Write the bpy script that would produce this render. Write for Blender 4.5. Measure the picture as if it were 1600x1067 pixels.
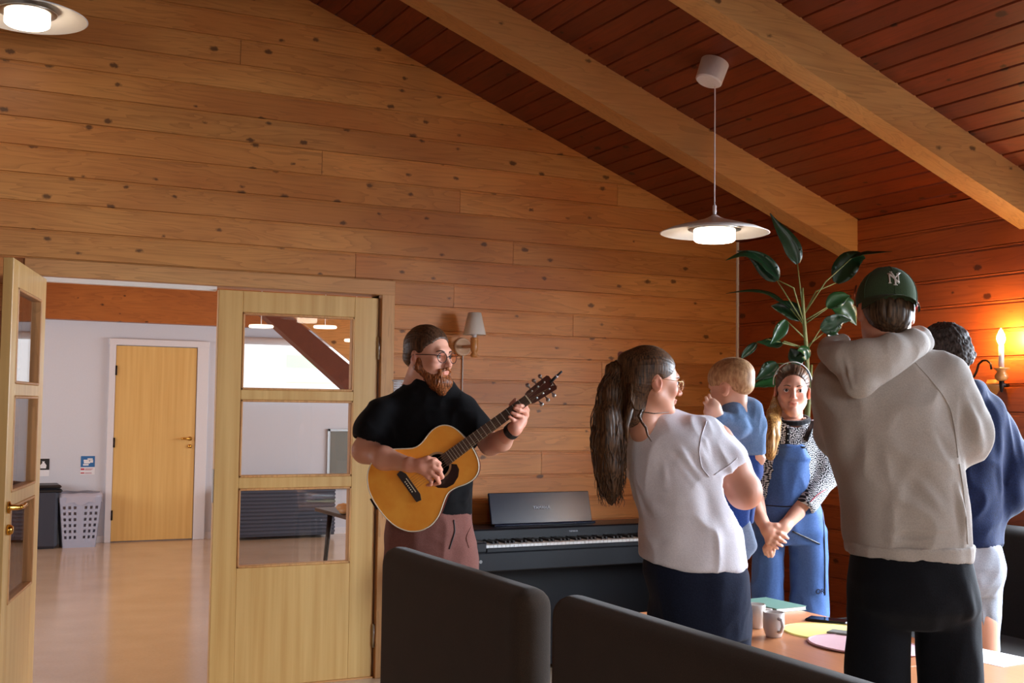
import bpy, math, random
import numpy as np
from mathutils import Matrix, Vector
for o in list(bpy.data.objects): bpy.data.objects.remove(o)
scn = bpy.context.scene
COL = scn.collection
rnd = random.Random(7)

# ------------------------------------------------------------ camera
YAW, PITCH, ROLL, FPX = 0.46283, 0.05555, 0.01302, 1831.0
CAM = np.array([0.0, 0.0, 1.456])
_f = np.array([math.sin(YAW)*math.cos(PITCH), math.cos(YAW)*math.cos(PITCH), math.sin(PITCH)])
_r = np.array([math.cos(YAW), -math.sin(YAW), 0.0]); _u = np.cross(_r, _f)
CR = math.cos(ROLL)*_r + math.sin(ROLL)*_u
CU = -math.sin(ROLL)*_r + math.cos(ROLL)*_u
CF = _f
cam = bpy.data.cameras.new('camera'); cam.sensor_width = 36; cam.lens = FPX/1600*36
cam.clip_start = 0.05; cam.clip_end = 100
co = bpy.data.objects.new('camera', cam); COL.objects.link(co)
M = Matrix.Identity(4)
for i in range(3):
    M[i][0] = CR[i]; M[i][1] = CU[i]; M[i][2] = -CF[i]; M[i][3] = CAM[i]
co.matrix_world = M
scn.camera = co

# ------------------------------------------------------------ exposure, sky, daylight
vs = scn.view_settings
vs.view_transform = 'Standard'; vs.look = 'None'; vs.gamma = 1; vs.use_curve_mapping = False
vs.exposure = 0.0
wd = bpy.data.worlds.new('sky'); scn.world = wd; wd.use_nodes = True
wd.node_tree.nodes['Background'].inputs[0].default_value = (0.62, 0.78, 1.0, 1)
wd.node_tree.nodes['Background'].inputs[1].default_value = 1.2

def area(name, loc, rot, sx, sy, power, color, spread=math.pi):
    l = bpy.data.lights.new(name, 'AREA'); l.shape = 'RECTANGLE'; l.size = sx; l.size_y = sy
    l.energy = power; l.color = color; l.spread = spread
    o = bpy.data.objects.new(name, l); o.location = loc; o.rotation_euler = rot; COL.objects.link(o)
    return o
# daylight entering through the two windows of the right wall and one behind the camera
for (loc_, rot_, sx_, sy_, pw_, cl_, sp_) in (((5.25, 2.6, 2.0), (0, math.radians(52), 0), 1.5, 2.7, 820, (.76, .87, 1.0), 165),
        ((5.25, .1, 2.0), (0, math.radians(52), 0), 1.5, 2.0, 190, (.78, .88, 1.0), 165),
        ((.4, -3.25, 1.65), (math.radians(74), 0, 0), 2.5, 1.3, 24, (1.0, .95, .88), 78)):
    area('window_daylight', loc_, rot_, sx_, sy_, pw_, cl_, math.radians(sp_))
# lamps added to light the hall behind the doors, shining in as daylight
area('hall_fill_light', (7.24, 9.4, 1.5), (0, math.radians(90), 0), 1.5, 4.5, 215, (0.84, 0.92, 1.0))
area('hall_fill_light', (-2.24, 9.4, 1.5), (0, math.radians(-90), 0), 1.5, 4.0, 125, (.92, 0.95, 1.0))

# ------------------------------------------------------------ projecting pixels of the photograph to places
def ray(x, y): return (x-800)/FPX*CR + (533.5-y)/FPX*CU + CF
def at_depth(x, y, d): return CAM + ray(x, y)*d
def at_plane(x, y, n, c):
    d = ray(x, y); n = np.array(n, float); return CAM + d*((c - n@CAM)/(n@d))
def at_z(x, y, h): return at_plane(x, y, (0, 0, 1), h)
def at_y(x, y, h): return at_plane(x, y, (0, 1, 0), h)
def at_x(x, y, h): return at_plane(x, y, (1, 0, 0), h)

# ------------------------------------------------------------ materials
def srgb(r, g, b):
    f = lambda c: c/12.92 if c <= .04045 else ((c+.055)/1.055)**2.4
    return (f(r/255), f(g/255), f(b/255), 1)
class NT:
    def __init__(s, name):
        s.m = bpy.data.materials.new(name); s.m.use_nodes = True
        s.t = s.m.node_tree; s.n = s.t.nodes; s.b = s.n['Principled BSDF']; s.out = s.n['Material Output']
    def add(s, typ, **kw):
        n = s.n.new(typ)
        for k, v in kw.items():
            if k.startswith('i_'):
                key = k[2:]; key = int(key) if key.isdigit() else key
                n.inputs[key].default_value = v
            else: setattr(n, k, v)
        return n
    def link(s, a, b): s.t.links.new(a, b)
    def math(s, op, a, b=None, c=None):
        n = s.n.new('ShaderNodeMath'); n.operation = op
        for i, v in enumerate((a, b, c)):
            if v is None: continue
            if isinstance(v, (int, float)): n.inputs[i].default_value = v
            else: s.link(v, n.inputs[i])
        return n.outputs[0]
    def mix(s, fac, a, b, mode='MIX'):
        n = s.n.new('ShaderNodeMix'); n.data_type = 'RGBA'; n.blend_type = mode
        for i, v in ((0, fac), (6, a), (7, b)):
            if isinstance(v, (int, float, tuple)): n.inputs[i].default_value = v
            else: s.link(v, n.inputs[i])
        return n.outputs[2]
    def ramp(s, fac, stops):
        n = s.n.new('ShaderNodeValToRGB'); e = n.color_ramp.elements
        while len(e) < len(stops): e.new(.5)
        for i, (p, c) in enumerate(stops): e[i].position = p; e[i].color = c
        s.link(fac, n.inputs[0]); return n.outputs[0]
    def bump(s, h, strength=.3, dist=.002):
        n = s.n.new('ShaderNodeBump'); n.inputs['Strength'].default_value = strength
        n.inputs['Distance'].default_value = dist; s.link(h, n.inputs['Height'])
        s.link(n.outputs[0], s.b.inputs['Normal'])
def plain(name, color, rough=.5, metal=0, noise=0, nscale=60, spec=.5, coat=0, bump=0, sheen=0):
    t = NT(name); t.b.inputs['Base Color'].default_value = color
    t.b.inputs['Roughness'].default_value = rough; t.b.inputs['Metallic'].default_value = metal
    t.b.inputs['Specular IOR Level'].default_value = spec
    if coat: t.b.inputs['Coat Weight'].default_value = coat
    if sheen: t.b.inputs['Sheen Weight'].default_value = sheen
    tc = t.add('ShaderNodeTexCoord'); n = t.add('ShaderNodeTexNoise', i_Scale=nscale, i_Detail=4.0)
    t.link(tc.outputs['Object'], n.inputs['Vector'])
    amt = noise or .06
    c = t.mix(t.math('MULTIPLY', n.outputs[0], amt*2), color, tuple(v*.55 for v in color[:3])+(1,))
    t.link(c, t.b.inputs['Base Color'])
    if bump: t.bump(n.outputs[0], bump, .002)
    return t.m
def emis(name, color, strength):
    t = NT(name); t.b.inputs['Base Color'].default_value = color
    t.b.inputs['Emission Color'].default_value = color; t.b.inputs['Emission Strength'].default_value = strength
    return t.m
def wood(name, light, dark, axis='x', rough=.45, knots=1.0, grain=1.0, spec=.4, var=.25, kdark=None, lengthwise=1.0, knotsize=.09, cross='z'):
    """pine with rings stretched along `axis`, scattered knots and a tone of its own for every plank"""
    t = NT(name)
    tc = t.add('ShaderNodeTexCoord'); oi = t.add('ShaderNodeObjectInfo')
    off = t.add('ShaderNodeVectorMath', operation='SCALE'); 
    cmb = t.add('ShaderNodeCombineXYZ'); 
    for i in range(3): t.link(t.math('MULTIPLY', oi.outputs['Random'], 7.3+3*i), cmb.inputs[i])
    addv = t.add('ShaderNodeVectorMath', operation='ADD')
    t.link(tc.outputs['Object'], addv.inputs[0]); t.link(cmb.outputs[0], addv.inputs[1])
    def mp(sa, sc):
        m = t.add('ShaderNodeMapping'); s = [sc, sc, sc]; s['xyz'.index(axis)] = sa
        m.inputs['Scale'].default_value = s; t.link(addv.outputs[0], m.inputs['Vector']); return m.outputs[0]
    n1 = t.add('ShaderNodeTexNoise', i_Scale=1.0, i_Detail=3.0, i_Distortion=.6); t.link(mp(1.1*lengthwise, 11), n1.inputs['Vector'])
    ringv = t.math('FRACT', t.math('MULTIPLY', n1.outputs[0], 9.0))
    ring = t.math('POWER', ringv, 3.0)
    n2 = t.add('ShaderNodeTexNoise', i_Scale=1.0, i_Detail=5.0); t.link(mp(5*lengthwise, 110), n2.inputs['Vector'])
    n3 = t.add('ShaderNodeTexNoise', i_Scale=1.0, i_Detail=2.0); t.link(mp(.9, 2.2), n3.inputs['Vector'])
    base = t.ramp(n3.outputs[0], [(.3, dark), (.7, light)])
    mid = tuple(v*.55 for v in dark[:3])+(1,)
    c = t.mix(t.math('MULTIPLY', ring, .42*grain), base, mid)
    c = t.mix(t.math('MULTIPLY', t.math('SUBTRACT', n2.outputs[0], .35), .5*grain), c, mid)
    if knots:
        v = t.add('ShaderNodeTexVoronoi', i_Scale=1.0, i_Randomness=1.0); v.voronoi_dimensions = '2D'
        sp = t.add('ShaderNodeSeparateXYZ'); t.link(mp(4.2, 7.2), sp.inputs[0]); cb2 = t.add('ShaderNodeCombineXYZ')
        t.link(sp.outputs['xyz'.index(axis)], cb2.inputs[0]); t.link(sp.outputs['xyz'.index(cross)], cb2.inputs[1]); t.link(cb2.outputs[0], v.inputs['Vector'])
        sep = t.add('ShaderNodeSeparateColor'); t.link(v.outputs['Color'], sep.inputs[0])
        pres = t.math('GREATER_THAN', sep.outputs[0], 1-.5*knots)
        nk = t.add('ShaderNodeTexNoise', i_Scale=70.0); t.link(tc.outputs['Object'], nk.inputs['Vector'])
        dist = t.math('ADD', v.outputs['Distance'], t.math('MULTIPLY', t.math('SUBTRACT', nk.outputs[0], .5), .11))
        size = t.math('MULTIPLY_ADD', sep.outputs[1], knotsize, .015)
        mr = t.add('ShaderNodeMapRange'); mr.clamp = True
        t.link(t.math('SUBTRACT', dist, size), mr.inputs[0]); mr.inputs[1].default_value = -.01; mr.inputs[2].default_value = .045
        mr.inputs[3].default_value = 1; mr.inputs[4].default_value = 0
        k = t.math('MULTIPLY', mr.outputs[0], pres)
        c = t.mix(t.math('MULTIPLY', k, .85), c, kdark or tuple(v*.16 for v in dark[:3])+(1,))
    hv = t.add('ShaderNodeHueSaturation'); hv.inputs['Value'].default_value = 1
    t.link(t.math('MULTIPLY_ADD', oi.outputs['Random'], var, 1-var/2), hv.inputs['Value']); t.link(c, hv.inputs['Color'])
    t.link(hv.outputs[0], t.b.inputs['Base Color'])
    t.b.inputs['Roughness'].default_value = rough; t.b.inputs['Specular IOR Level'].default_value = spec
    t.bump(n2.outputs[0], .12, .001)
    return t.m
def veneer(name, light, dark, rough=.35):
    t = NT(name); tc = t.add('ShaderNodeTexCoord')
    m = t.add('ShaderNodeMapping'); m.inputs['Scale'].default_value = (26, 26, .9); t.link(tc.outputs['Object'], m.inputs['Vector'])
    n = t.add('ShaderNodeTexNoise', i_Scale=1.0, i_Detail=4.0); t.link(m.outputs[0], n.inputs['Vector'])
    m2 = t.add('ShaderNodeMapping'); m2.inputs['Scale'].default_value = (7, 7, .15); t.link(tc.outputs['Object'], m2.inputs['Vector'])
    n2 = t.add('ShaderNodeTexNoise', i_Scale=1.0, i_Detail=1.0); t.link(m2.outputs[0], n2.inputs['Vector'])
    a = t.ramp(n.outputs[0], [(.3, dark), (.75, light)])
    c = t.mix(t.math('MULTIPLY', n2.outputs[0], .35), a, tuple(v*.8 for v in dark[:3])+(1,))
    t.link(c, t.b.inputs['Base Color']); t.b.inputs['Roughness'].default_value = rough
    return t.m
def fabric(name, c1, c2=None, rough=.9, scale=260, mott=.25, sheen=.15, bump=.25):
    t = NT(name); tc = t.add('ShaderNodeTexCoord'); c2 = c2 or tuple(v*.6 for v in c1[:3])+(1,)
    n = t.add('ShaderNodeTexNoise', i_Scale=float(scale), i_Detail=2.0); t.link(tc.outputs['Object'], n.inputs['Vector'])
    n2 = t.add('ShaderNodeTexNoise', i_Scale=9.0, i_Detail=3.0); t.link(tc.outputs['Object'], n2.inputs['Vector'])
    f = t.math('ADD', t.math('MULTIPLY', n.outputs[0], .7), t.math('MULTIPLY', n2.outputs[0], mott))
    c = t.ramp(f, [(.2, c2), (.75, c1)]); t.link(c, t.b.inputs['Base Color'])
    t.b.inputs['Roughness'].default_value = rough; t.b.inputs['Specular IOR Level'].default_value = .15
    t.b.inputs['Sheen Weight'].default_value = sheen
    t.bump(n.outputs[0], bump, .0015); return t.m
def skinmat(name, c):
    t = NT(name); a = t.add('ShaderNodeVertexColor'); a.layer_name = 'tone'
    tc = t.add('ShaderNodeTexCoord'); n = t.add('ShaderNodeTexNoise', i_Scale=35.0, i_Detail=4.0); t.link(tc.outputs['Object'], n.inputs['Vector'])
    col = t.mix(t.math('MULTIPLY', n.outputs[0], .25), c, (c[0]*.85, c[1]*.6, c[2]*.55, 1))
    col = t.mix(1.0, col, a.outputs['Color'], 'MULTIPLY')
    t.link(col, t.b.inputs['Base Color']); t.b.inputs['Roughness'].default_value = .5
    t.b.inputs['Subsurface Weight'].default_value = .12; t.b.inputs['Subsurface Radius'].default_value = (.012, .005, .003)
    t.b.inputs['Subsurface Scale'].default_value = 1.0
    return t.m
def hairmat(name, dark, light, rough=.45, axis=(90, 90, 6)):
    t = NT(name); tc = t.add('ShaderNodeTexCoord')
    m = t.add('ShaderNodeMapping'); m.inputs['Scale'].default_value = axis; t.link(tc.outputs['Object'], m.inputs['Vector'])
    n = t.add('ShaderNodeTexNoise', i_Scale=2.0, i_Detail=4.0); t.link(m.outputs[0], n.inputs['Vector'])
    c = t.ramp(n.outputs[0], [(.35, dark), (.7, light)]); t.link(c, t.b.inputs['Base Color'])
    t.b.inputs['Roughness'].default_value = rough; t.b.inputs['Specular IOR Level'].default_value = .35
    t.bump(n.outputs[0], .5, .002); return t.m
def glassmat(name, tint=(1, 1, 1, 1), rough=.01):
    t = NT(name); t.n.remove(t.b)
    tr = t.add('ShaderNodeBsdfTransparent'); tr.inputs[0].default_value = tint
    gl = t.add('ShaderNodeBsdfGlossy'); gl.inputs['Roughness'].default_value = rough
    fr = t.add('ShaderNodeFresnel'); ge = t.add('ShaderNodeNewGeometry')
    t.link(t.math('MULTIPLY_ADD', ge.outputs['Backfacing'], -.8333, 1.5), fr.inputs[0])
    mx = t.add('ShaderNodeMixShader'); t.link(fr.outputs[0], mx.inputs[0]); t.link(tr.outputs[0], mx.inputs[1]); t.link(gl.outputs[0], mx.inputs[2])
    t.link(mx.outputs[0], t.out.inputs[0]); return t.m

MT = {}
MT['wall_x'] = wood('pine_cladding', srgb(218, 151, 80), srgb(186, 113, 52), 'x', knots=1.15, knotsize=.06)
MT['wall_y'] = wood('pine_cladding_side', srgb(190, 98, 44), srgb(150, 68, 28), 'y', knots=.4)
MT['ceil'] = wood('stained_ceiling_pine', srgb(128, 52, 19), srgb(98, 36, 12), 'y', knots=.45, var=.14, cross='x')
MT['beam'] = wood('glulam_spruce', srgb(200, 150, 92), srgb(178, 122, 68), 'x', knots=.5, knotsize=.05, var=.05)
MT['hallbeam'] = wood('hall_glulam', srgb(176, 104, 46), srgb(148, 80, 32), 'x', knots=.6, knotsize=.05)
MT['hallceil'] = wood('hall_pine', srgb(236, 176, 104), srgb(214, 146, 76), 'x', knots=.6)
MT['trim'] = wood('pine_trim', srgb(216, 164, 104), srgb(190, 132, 78), 'z', knots=0, var=.08)
MT['trimx'] = wood('pine_trim_flat', srgb(214, 160, 100), srgb(190, 128, 74), 'x', knots=0, var=.08)
MT['veneer'] = veneer('ash_veneer', srgb(226, 188, 122), srgb(202, 156, 90))
MT['veneer2'] = veneer('beech_veneer', srgb(236, 196, 122), srgb(220, 172, 98), .4)
MT['table'] = wood('beech_table', srgb(206, 138, 92), srgb(190, 120, 78), 'y', knots=0, grain=.4, rough=.3, var=.03)
MT['white'] = plain('white_paint', srgb(226, 222, 224), .6)
MT['whitewall'] = plain('white_hall_wall', srgb(214, 215, 222), .85)
MT['offwhite'] = plain('off_white_enamel', srgb(238, 232, 226), .4)
MT['black'] = plain('black_plastic', srgb(22, 22, 26), .45)
MT['blackgloss'] = plain('black_gloss_painted_reflection', srgb(22, 26, 46), .24, spec=.22)  # blue in the base imitates the window reflected in the music rest
MT['piano'] = plain('black_piano_satin', srgb(20, 22, 28), .35)
MT['ivory'] = plain('white_keys', srgb(236, 234, 230), .3)
MT['steel'] = plain('brushed_steel', srgb(190, 188, 184), .3, 1)
MT['brass'] = plain('brass', srgb(214, 162, 74), .22, 1)
MT['gold'] = plain('gold_wire', srgb(230, 200, 150), .25, 1)
MT['iron'] = plain('dark_iron', srgb(40, 30, 28), .4, .7)
MT['copper'] = plain('copper_sheen', srgb(150, 84, 56), .35, .8)
MT['turned'] = plain('turned_pine', srgb(196, 130, 66), .35, coat=.3)
MT['sofa'] = fabric('brown_wool_upholstery', srgb(72, 58, 48), srgb(48, 39, 32), scale=420)
MT['sofadark'] = fabric('dark_upholstery', srgb(44, 40, 38), srgb(28, 26, 24))
MT['glass'] = glassmat('window_glass')
MT['doorglass'] = glassmat('door_glass', (.96, .96, .96, 1))
MT['paper'] = plain('paper_white', srgb(238, 236, 238), .7)
MT['leaf'] = plain('glossy_green_leaf', srgb(18, 46, 24), .3, noise=.3, nscale=14)
MT['leaf2'] = plain('light_green_leaf', srgb(30, 68, 32), .32, noise=.3, nscale=14)
MT['stem'] = plain('plant_cane', srgb(112, 118, 66), .6, noise=.3, nscale=40)
MT['soil'] = plain('potting_soil', srgb(50, 36, 26), .95, bump=.5)
MT['eyewhite'] = plain('eye_white', srgb(228, 222, 218), .2)
MT['iris'] = plain('iris_dark', srgb(60, 52, 48), .15)
def floor_mat():
    t = NT('linoleum_floor'); tc = t.add('ShaderNodeTexCoord')
    n = t.add('ShaderNodeTexNoise', i_Scale=2.2, i_Detail=5.0); t.link(tc.outputs['Object'], n.inputs['Vector'])
    n2 = t.add('ShaderNodeTexNoise', i_Scale=60.0, i_Detail=3.0); t.link(tc.outputs['Object'], n2.inputs['Vector'])
    f = t.math('ADD', t.math('MULTIPLY', n.outputs[0], .7), t.math('MULTIPLY', n2.outputs[0], .3))
    c = t.ramp(f, [(.3, srgb(194, 168, 140)), (.7, srgb(214, 188, 160))]); t.link(c, t.b.inputs['Base Color'])
    t.b.inputs['Roughness'].default_value = .17; t.b.inputs['Specular IOR Level'].default_value = .6
    t.bump(n.outputs[0], .06, .004)
    return t.m
MT['floor'] = floor_mat()

# ------------------------------------------------------------ objects
WM = {}
def put(o, name, parent, label, cat, group, kind):
    COL.objects.link(o)
    if parent is not None: o.parent = parent
    if label: o['label'] = label
    if cat: o['category'] = cat
    if group: o['group'] = group
    if kind: o['kind'] = kind
    return o
def thing(name, loc, label, cat, rz=0, group=None, kind=None):
    o = bpy.data.objects.new(name, None); o.location = [float(v) for v in loc]; o.rotation_euler = (0, 0, rz)
    o.empty_display_size = .1
    put(o, name, None, label, cat, group, kind)
    WM[o] = Matrix.Translation(Vector(o.location)) @ Matrix.Rotation(rz, 4, 'Z')
    return o
def mk(name, V, F, mat, parent=None, smooth=False, label=None, cat=None, group=None, kind=None, local=False, tone=None):
    """one mesh object from vertices in world space (or in the parent's space when local)"""
    V = np.asarray(V, float).reshape(-1, 3)
    root = parent
    while root is not None and root not in WM: root = root.parent
    if root is not None and not local:
        Mi = np.array(WM[root].inverted()); V = V @ Mi[:3, :3].T + Mi[:3, 3]
    me = bpy.data.meshes.new(name); me.from_pydata(V.tolist(), [], [list(map(int, f)) for f in F]); 
    if tone is not None:
        ca = me.color_attributes.new('tone', 'FLOAT_COLOR', 'POINT')
        ca.data.foreach_set('color', np.c_[tone, np.ones(len(tone))].astype(np.float32).ravel())
    me.materials.append(mat)
    if smooth: me.polygons.foreach_set('use_smooth', [True]*len(me.polygons))
    me.update()
    o = bpy.data.objects.new(name, me)
    return put(o, name, parent, label, cat, group, kind)
class MB:
    """collects solids into one mesh"""
    def __init__(s): s.V = []; s.F = []; s.n = 0
    def add(s, V, F):
        V = np.asarray(V, float); s.V.append(V); s.F += [[i+s.n for i in f] for f in F]; s.n += len(V); return s
    def box(s, lo, hi, bev=0.0, R=None, c=None):
        lo, hi = np.minimum(lo, hi).astype(float), np.maximum(lo, hi).astype(float)
        if bev <= 0:
            V = [[(lo, hi)[i][0], (lo, hi)[j][1], (lo, hi)[k][2]] for i in (0, 1) for j in (0, 1) for k in (0, 1)]
            F = [(0, 1, 3, 2), (4, 6, 7, 5), (0, 4, 5, 1), (2, 3, 7, 6), (0, 2, 6, 4), (1, 5, 7, 3)]
        else:
            bev = min(bev, (hi-lo).min()*.49); V = []; ix = {}
            for i in (0, 1):
                for j in (0, 1):
                    for k in (0, 1):
                        p = np.array([(lo, hi)[i][0], (lo, hi)[j][1], (lo, hi)[k][2]])
                        sg = np.array([1-2*i, 1-2*j, 1-2*k])
                        for a in range(3):
                            q = p + sg*bev; q[a] = p[a]; ix[(i, j, k, a)] = len(V); V.append(q)
            F = []
            for a in range(3):
                b, c2 = (a+1) % 3, (a+2) % 3
                for sd in (0, 1):
                    f = []
                    for (x, y) in ((0, 0), (1, 0), (1, 1), (0, 1)):
                        key = [0, 0, 0]; key[a] = sd; key[b] = x; key[c2] = y; f.append(ix[(*key, a)])
                    F.append(f if sd else f[::-1])
                for x in (0, 1):
                    for y in (0, 1):
                        k0 = [0, 0, 0]; k0[b] = x; k0[c2] = y; k1 = list(k0); k1[a] = 1
                        f = [ix[(*k0, b)], ix[(*k1, b)], ix[(*k1, c2)], ix[(*k0, c2)]]
                        F.append(f if (x ^ y) else f[::-1])
            for i in (0, 1):
                for j in (0, 1):
                    for k in (0, 1):
                        f = [ix[(i, j, k, a)] for a in range(3)]
                        F.append(f if (i+j+k) % 2 else f[::-1])
        V = np.array(V)
        if R is not None: V = (V-c) @ np.array(R).T + c
        return s.add(V, F)
    def tube(s, pts, r, n=8, cap=True, flat=None):
        pts = np.array(pts, float); m = len(pts); r = np.broadcast_to(np.array(r, float), (m,))
        T = np.gradient(pts, axis=0); T /= np.linalg.norm(T, axis=1)[:, None]+1e-12
        ref = np.array([0, 0, 1.]) if abs(T[0][2]) < .9 else np.array([1., 0, 0])
        V = []; nrm = np.cross(T[0], ref); nrm /= np.linalg.norm(nrm)
        ang = np.linspace(0, 2*math.pi, n, endpoint=False)
        for i in range(m):
            nrm = nrm - T[i]*(nrm@T[i]); nrm /= np.linalg.norm(nrm)+1e-12; b = np.cross(T[i], nrm)
            fl = 1 if flat is None else flat
            V.append(pts[i] + r[i]*(np.cos(ang)[:, None]*nrm + fl*np.sin(ang)[:, None]*b))
        V = np.concatenate(V); F = []
        for i in range(m-1):
            for j in range(n):
                a = i*n+j; b2 = i*n+(j+1) % n; F.append((a, b2, b2+n, a+n))
        if cap: F.append(tuple(range(n))[::-1]); F.append(tuple((m-1)*n+j for j in range(n)))
        return s.add(V, F)
    def lathe(s, prof, c, n=32, R=None):
        """prof: (radius, height) from bottom to top"""
        V = []; F = []; m = len(prof); ang = np.linspace(0, 2*math.pi, n, endpoint=False)
        for (r, h) in prof: V.append(np.c_[r*np.cos(ang), r*np.sin(ang), np.full(n, h)])
        V = np.concatenate(V)
        for i in range(m-1):
            for j in range(n):
                a = i*n+j; b = i*n+(j+1) % n; F.append((a, b, b+n, a+n))
        closed = prof[0] == prof[-1]
        if prof[0][0] > 1e-6 and not closed: F.append(tuple(range(n))[::-1])
        if prof[-1][0] > 1e-6 and not closed: F.append(tuple((m-1)*n+j for j in range(n)))
        if R is not None: V = V @ np.array(R).T
        return s.add(V+np.array(c), F)
    def prism(s, poly, ext, flip=False):
        """poly: list of 3D points (planar), extruded by vector ext"""
        P = np.array(poly, float); n = len(P); V = np.r_[P, P+np.array(ext)]
        F = [tuple(range(n))[::-1], tuple(range(n, 2*n))]
        F += [(i, (i+1) % n, (i+1) % n+n, i+n) for i in range(n)]
        if flip: F = [f[::-1] for f in F]
        return s.add(V, F)
    def mk(s, name, mat, parent=None, **kw):
        return mk(name, np.concatenate(s.V), s.F, mat, parent, **kw)
def box(name, lo, hi, mat, parent=None, bev=0.0, **kw): return MB().box(lo, hi, bev).mk(name, mat, parent, **kw)
def rotz(a): return np.array([[math.cos(a), -math.sin(a), 0], [math.sin(a), math.cos(a), 0], [0, 0, 1.]])
def rotx(a): return np.array([[1, 0, 0], [0, math.cos(a), -math.sin(a)], [0, math.sin(a), math.cos(a)]])
def roty(a): return np.array([[math.cos(a), 0, math.sin(a)], [0, 1, 0], [-math.sin(a), 0, math.cos(a)]])
def text_mesh(name, body, size, mat, parent, origin, xdir, ydir, ext=.0006, font_shear=0, align='CENTER', sx=1.0):
    cu = bpy.data.curves.new(name, 'FONT'); cu.body = body; cu.size = size; cu.extrude = ext; cu.align_x = align; cu.align_y = 'CENTER'
    cu.shear = font_shear
    o = bpy.data.objects.new(name, cu); COL.objects.link(o)
    dg = bpy.context.evaluated_depsgraph_get(); dg.update()
    me = o.evaluated_get(dg).to_mesh()
    V = np.array([v.co[:] for v in me.vertices]); F = [tuple(p.vertices) for p in me.polygons]
    o.evaluated_get(dg).to_mesh_clear(); bpy.data.objects.remove(o); bpy.data.curves.remove(cu)
    x = np.array(xdir, float); y = np.array(ydir, float); x /= np.linalg.norm(x); y /= np.linalg.norm(y); z = np.cross(x, y)
    V = np.array(origin) + V[:, :1]*sx*x + V[:, 1:2]*y + V[:, 2:]*z
    return mk(name, V, F, mat, parent)

# ============================================================ THE SETTING
YW, XW, SL, ZW, XR = 6.01, 4.6, .384, 2.521, -.6   # gable wall, right wall, roof slope, eaves height, ridge
def roof(x): return ZW + (XW-x)*SL if x > XR else ZW + (XW-XR)*SL - (XR-x)*SL
PITCHB = .1341
OPX0, OPX1, OPZ = .46, 2.195, 2.055
st = dict(kind='structure')
fl = box('floor', (-5.5, -3.5, -.12), (7.3, 13.1, 0), MT['floor'], **st)
# gable wall: a backing with the doorway left open, and every board a plank of its own
b = MB()
def gpoly(x0, x1, z0):
    pts = [(x0, z0), (x1, z0), (x1, roof(x1))]
    if x0 < XR < x1: pts.append((XR, roof(XR)))
    pts.append((x0, roof(x0))); return pts
y0, y1 = YW+.02, YW+.14
b.prism([(x, y0, z) for x, z in gpoly(-5, OPX0, 0)], (0, y1-y0, 0), True)
b.prism([(x, y0, z) for x, z in gpoly(OPX0, OPX1, OPZ)], (0, y1-y0, 0), True)
b.prism([(x, y0, z) for x, z in gpoly(OPX1, XW+.15, 0)], (0, y1-y0, 0), True)
wall_back = b.mk('wall_back', MT['trimx'], **st)
# profile of one board: (height fraction, distance proud of the backing)
PROF = [(0.0, .012), (.018, .012), (.04, .0195), (.88, .02), (.892, .0165), (.955, .0165), (.97, .019), (1.0, .019)]
def plank_x(x0, x1, zb, top=None):
    V = []
    for end, xe in ((0, x0), (1, x1)):
        for (t, p) in PROF:
            z = zb + t*PITCHB; x = xe
            if end == 1 and z > ZW: x = min(xe, XW-(z-ZW)/SL)
            if end == 0 and x < XR and z > roof(x): x = XR - (roof(XR)-z)/SL
            V.append((x, y0-p, z))
        V.append((V[-1][0], y0, zb+PITCHB)); V.append((V[-9][0], y0, zb))
    n = len(PROF)+2
    F = [tuple(range(n)), tuple(range(n, 2*n))[::-1]] + [(i, i+n, (i+1) % n+n, (i+1) % n) for i in range(n)]
    return V, F
z = 2.272 - 17*PITCHB; row = 0
joints = {16: [2.05], 18: [0.16], 19: [2.66], 20: [1.85, 3.7], 21: [], 22: [.2], 17: [3.0], 12: [3.6], 8: [3.2], 14: [3.4], 24: [1.4], 26: [.8]}
while z < roof(XR)-.02:
    zb = max(z, 0.0)
    segs = [(-5.0, XW)]
    if zb < OPZ+.02: segs = [(-5.0, OPX0-.06), (OPX1+.07, XW)]
    for j in joints.get(row, [rnd.uniform(2.5, 4.3)] if row % 5 == 0 else []):
        out = []
        for (a, c) in segs:
            out += [(a, j-.0012), (j+.0012, c)] if a+.3 < j < c-.3 else [(a, c)]
        segs = out
    for (a, c) in segs:
        if z > ZW:
            c = min(c, XW-(z-ZW)/SL)
            if a < XR: a = max(a, XR-(roof(XR)-z-PITCHB)/SL)
        if c-a < .1: continue
        V, F = plank_x(a, c, z); mk('plank', V, F, MT['wall_x'], wall_back)
    z += PITCHB; row += 1
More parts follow.
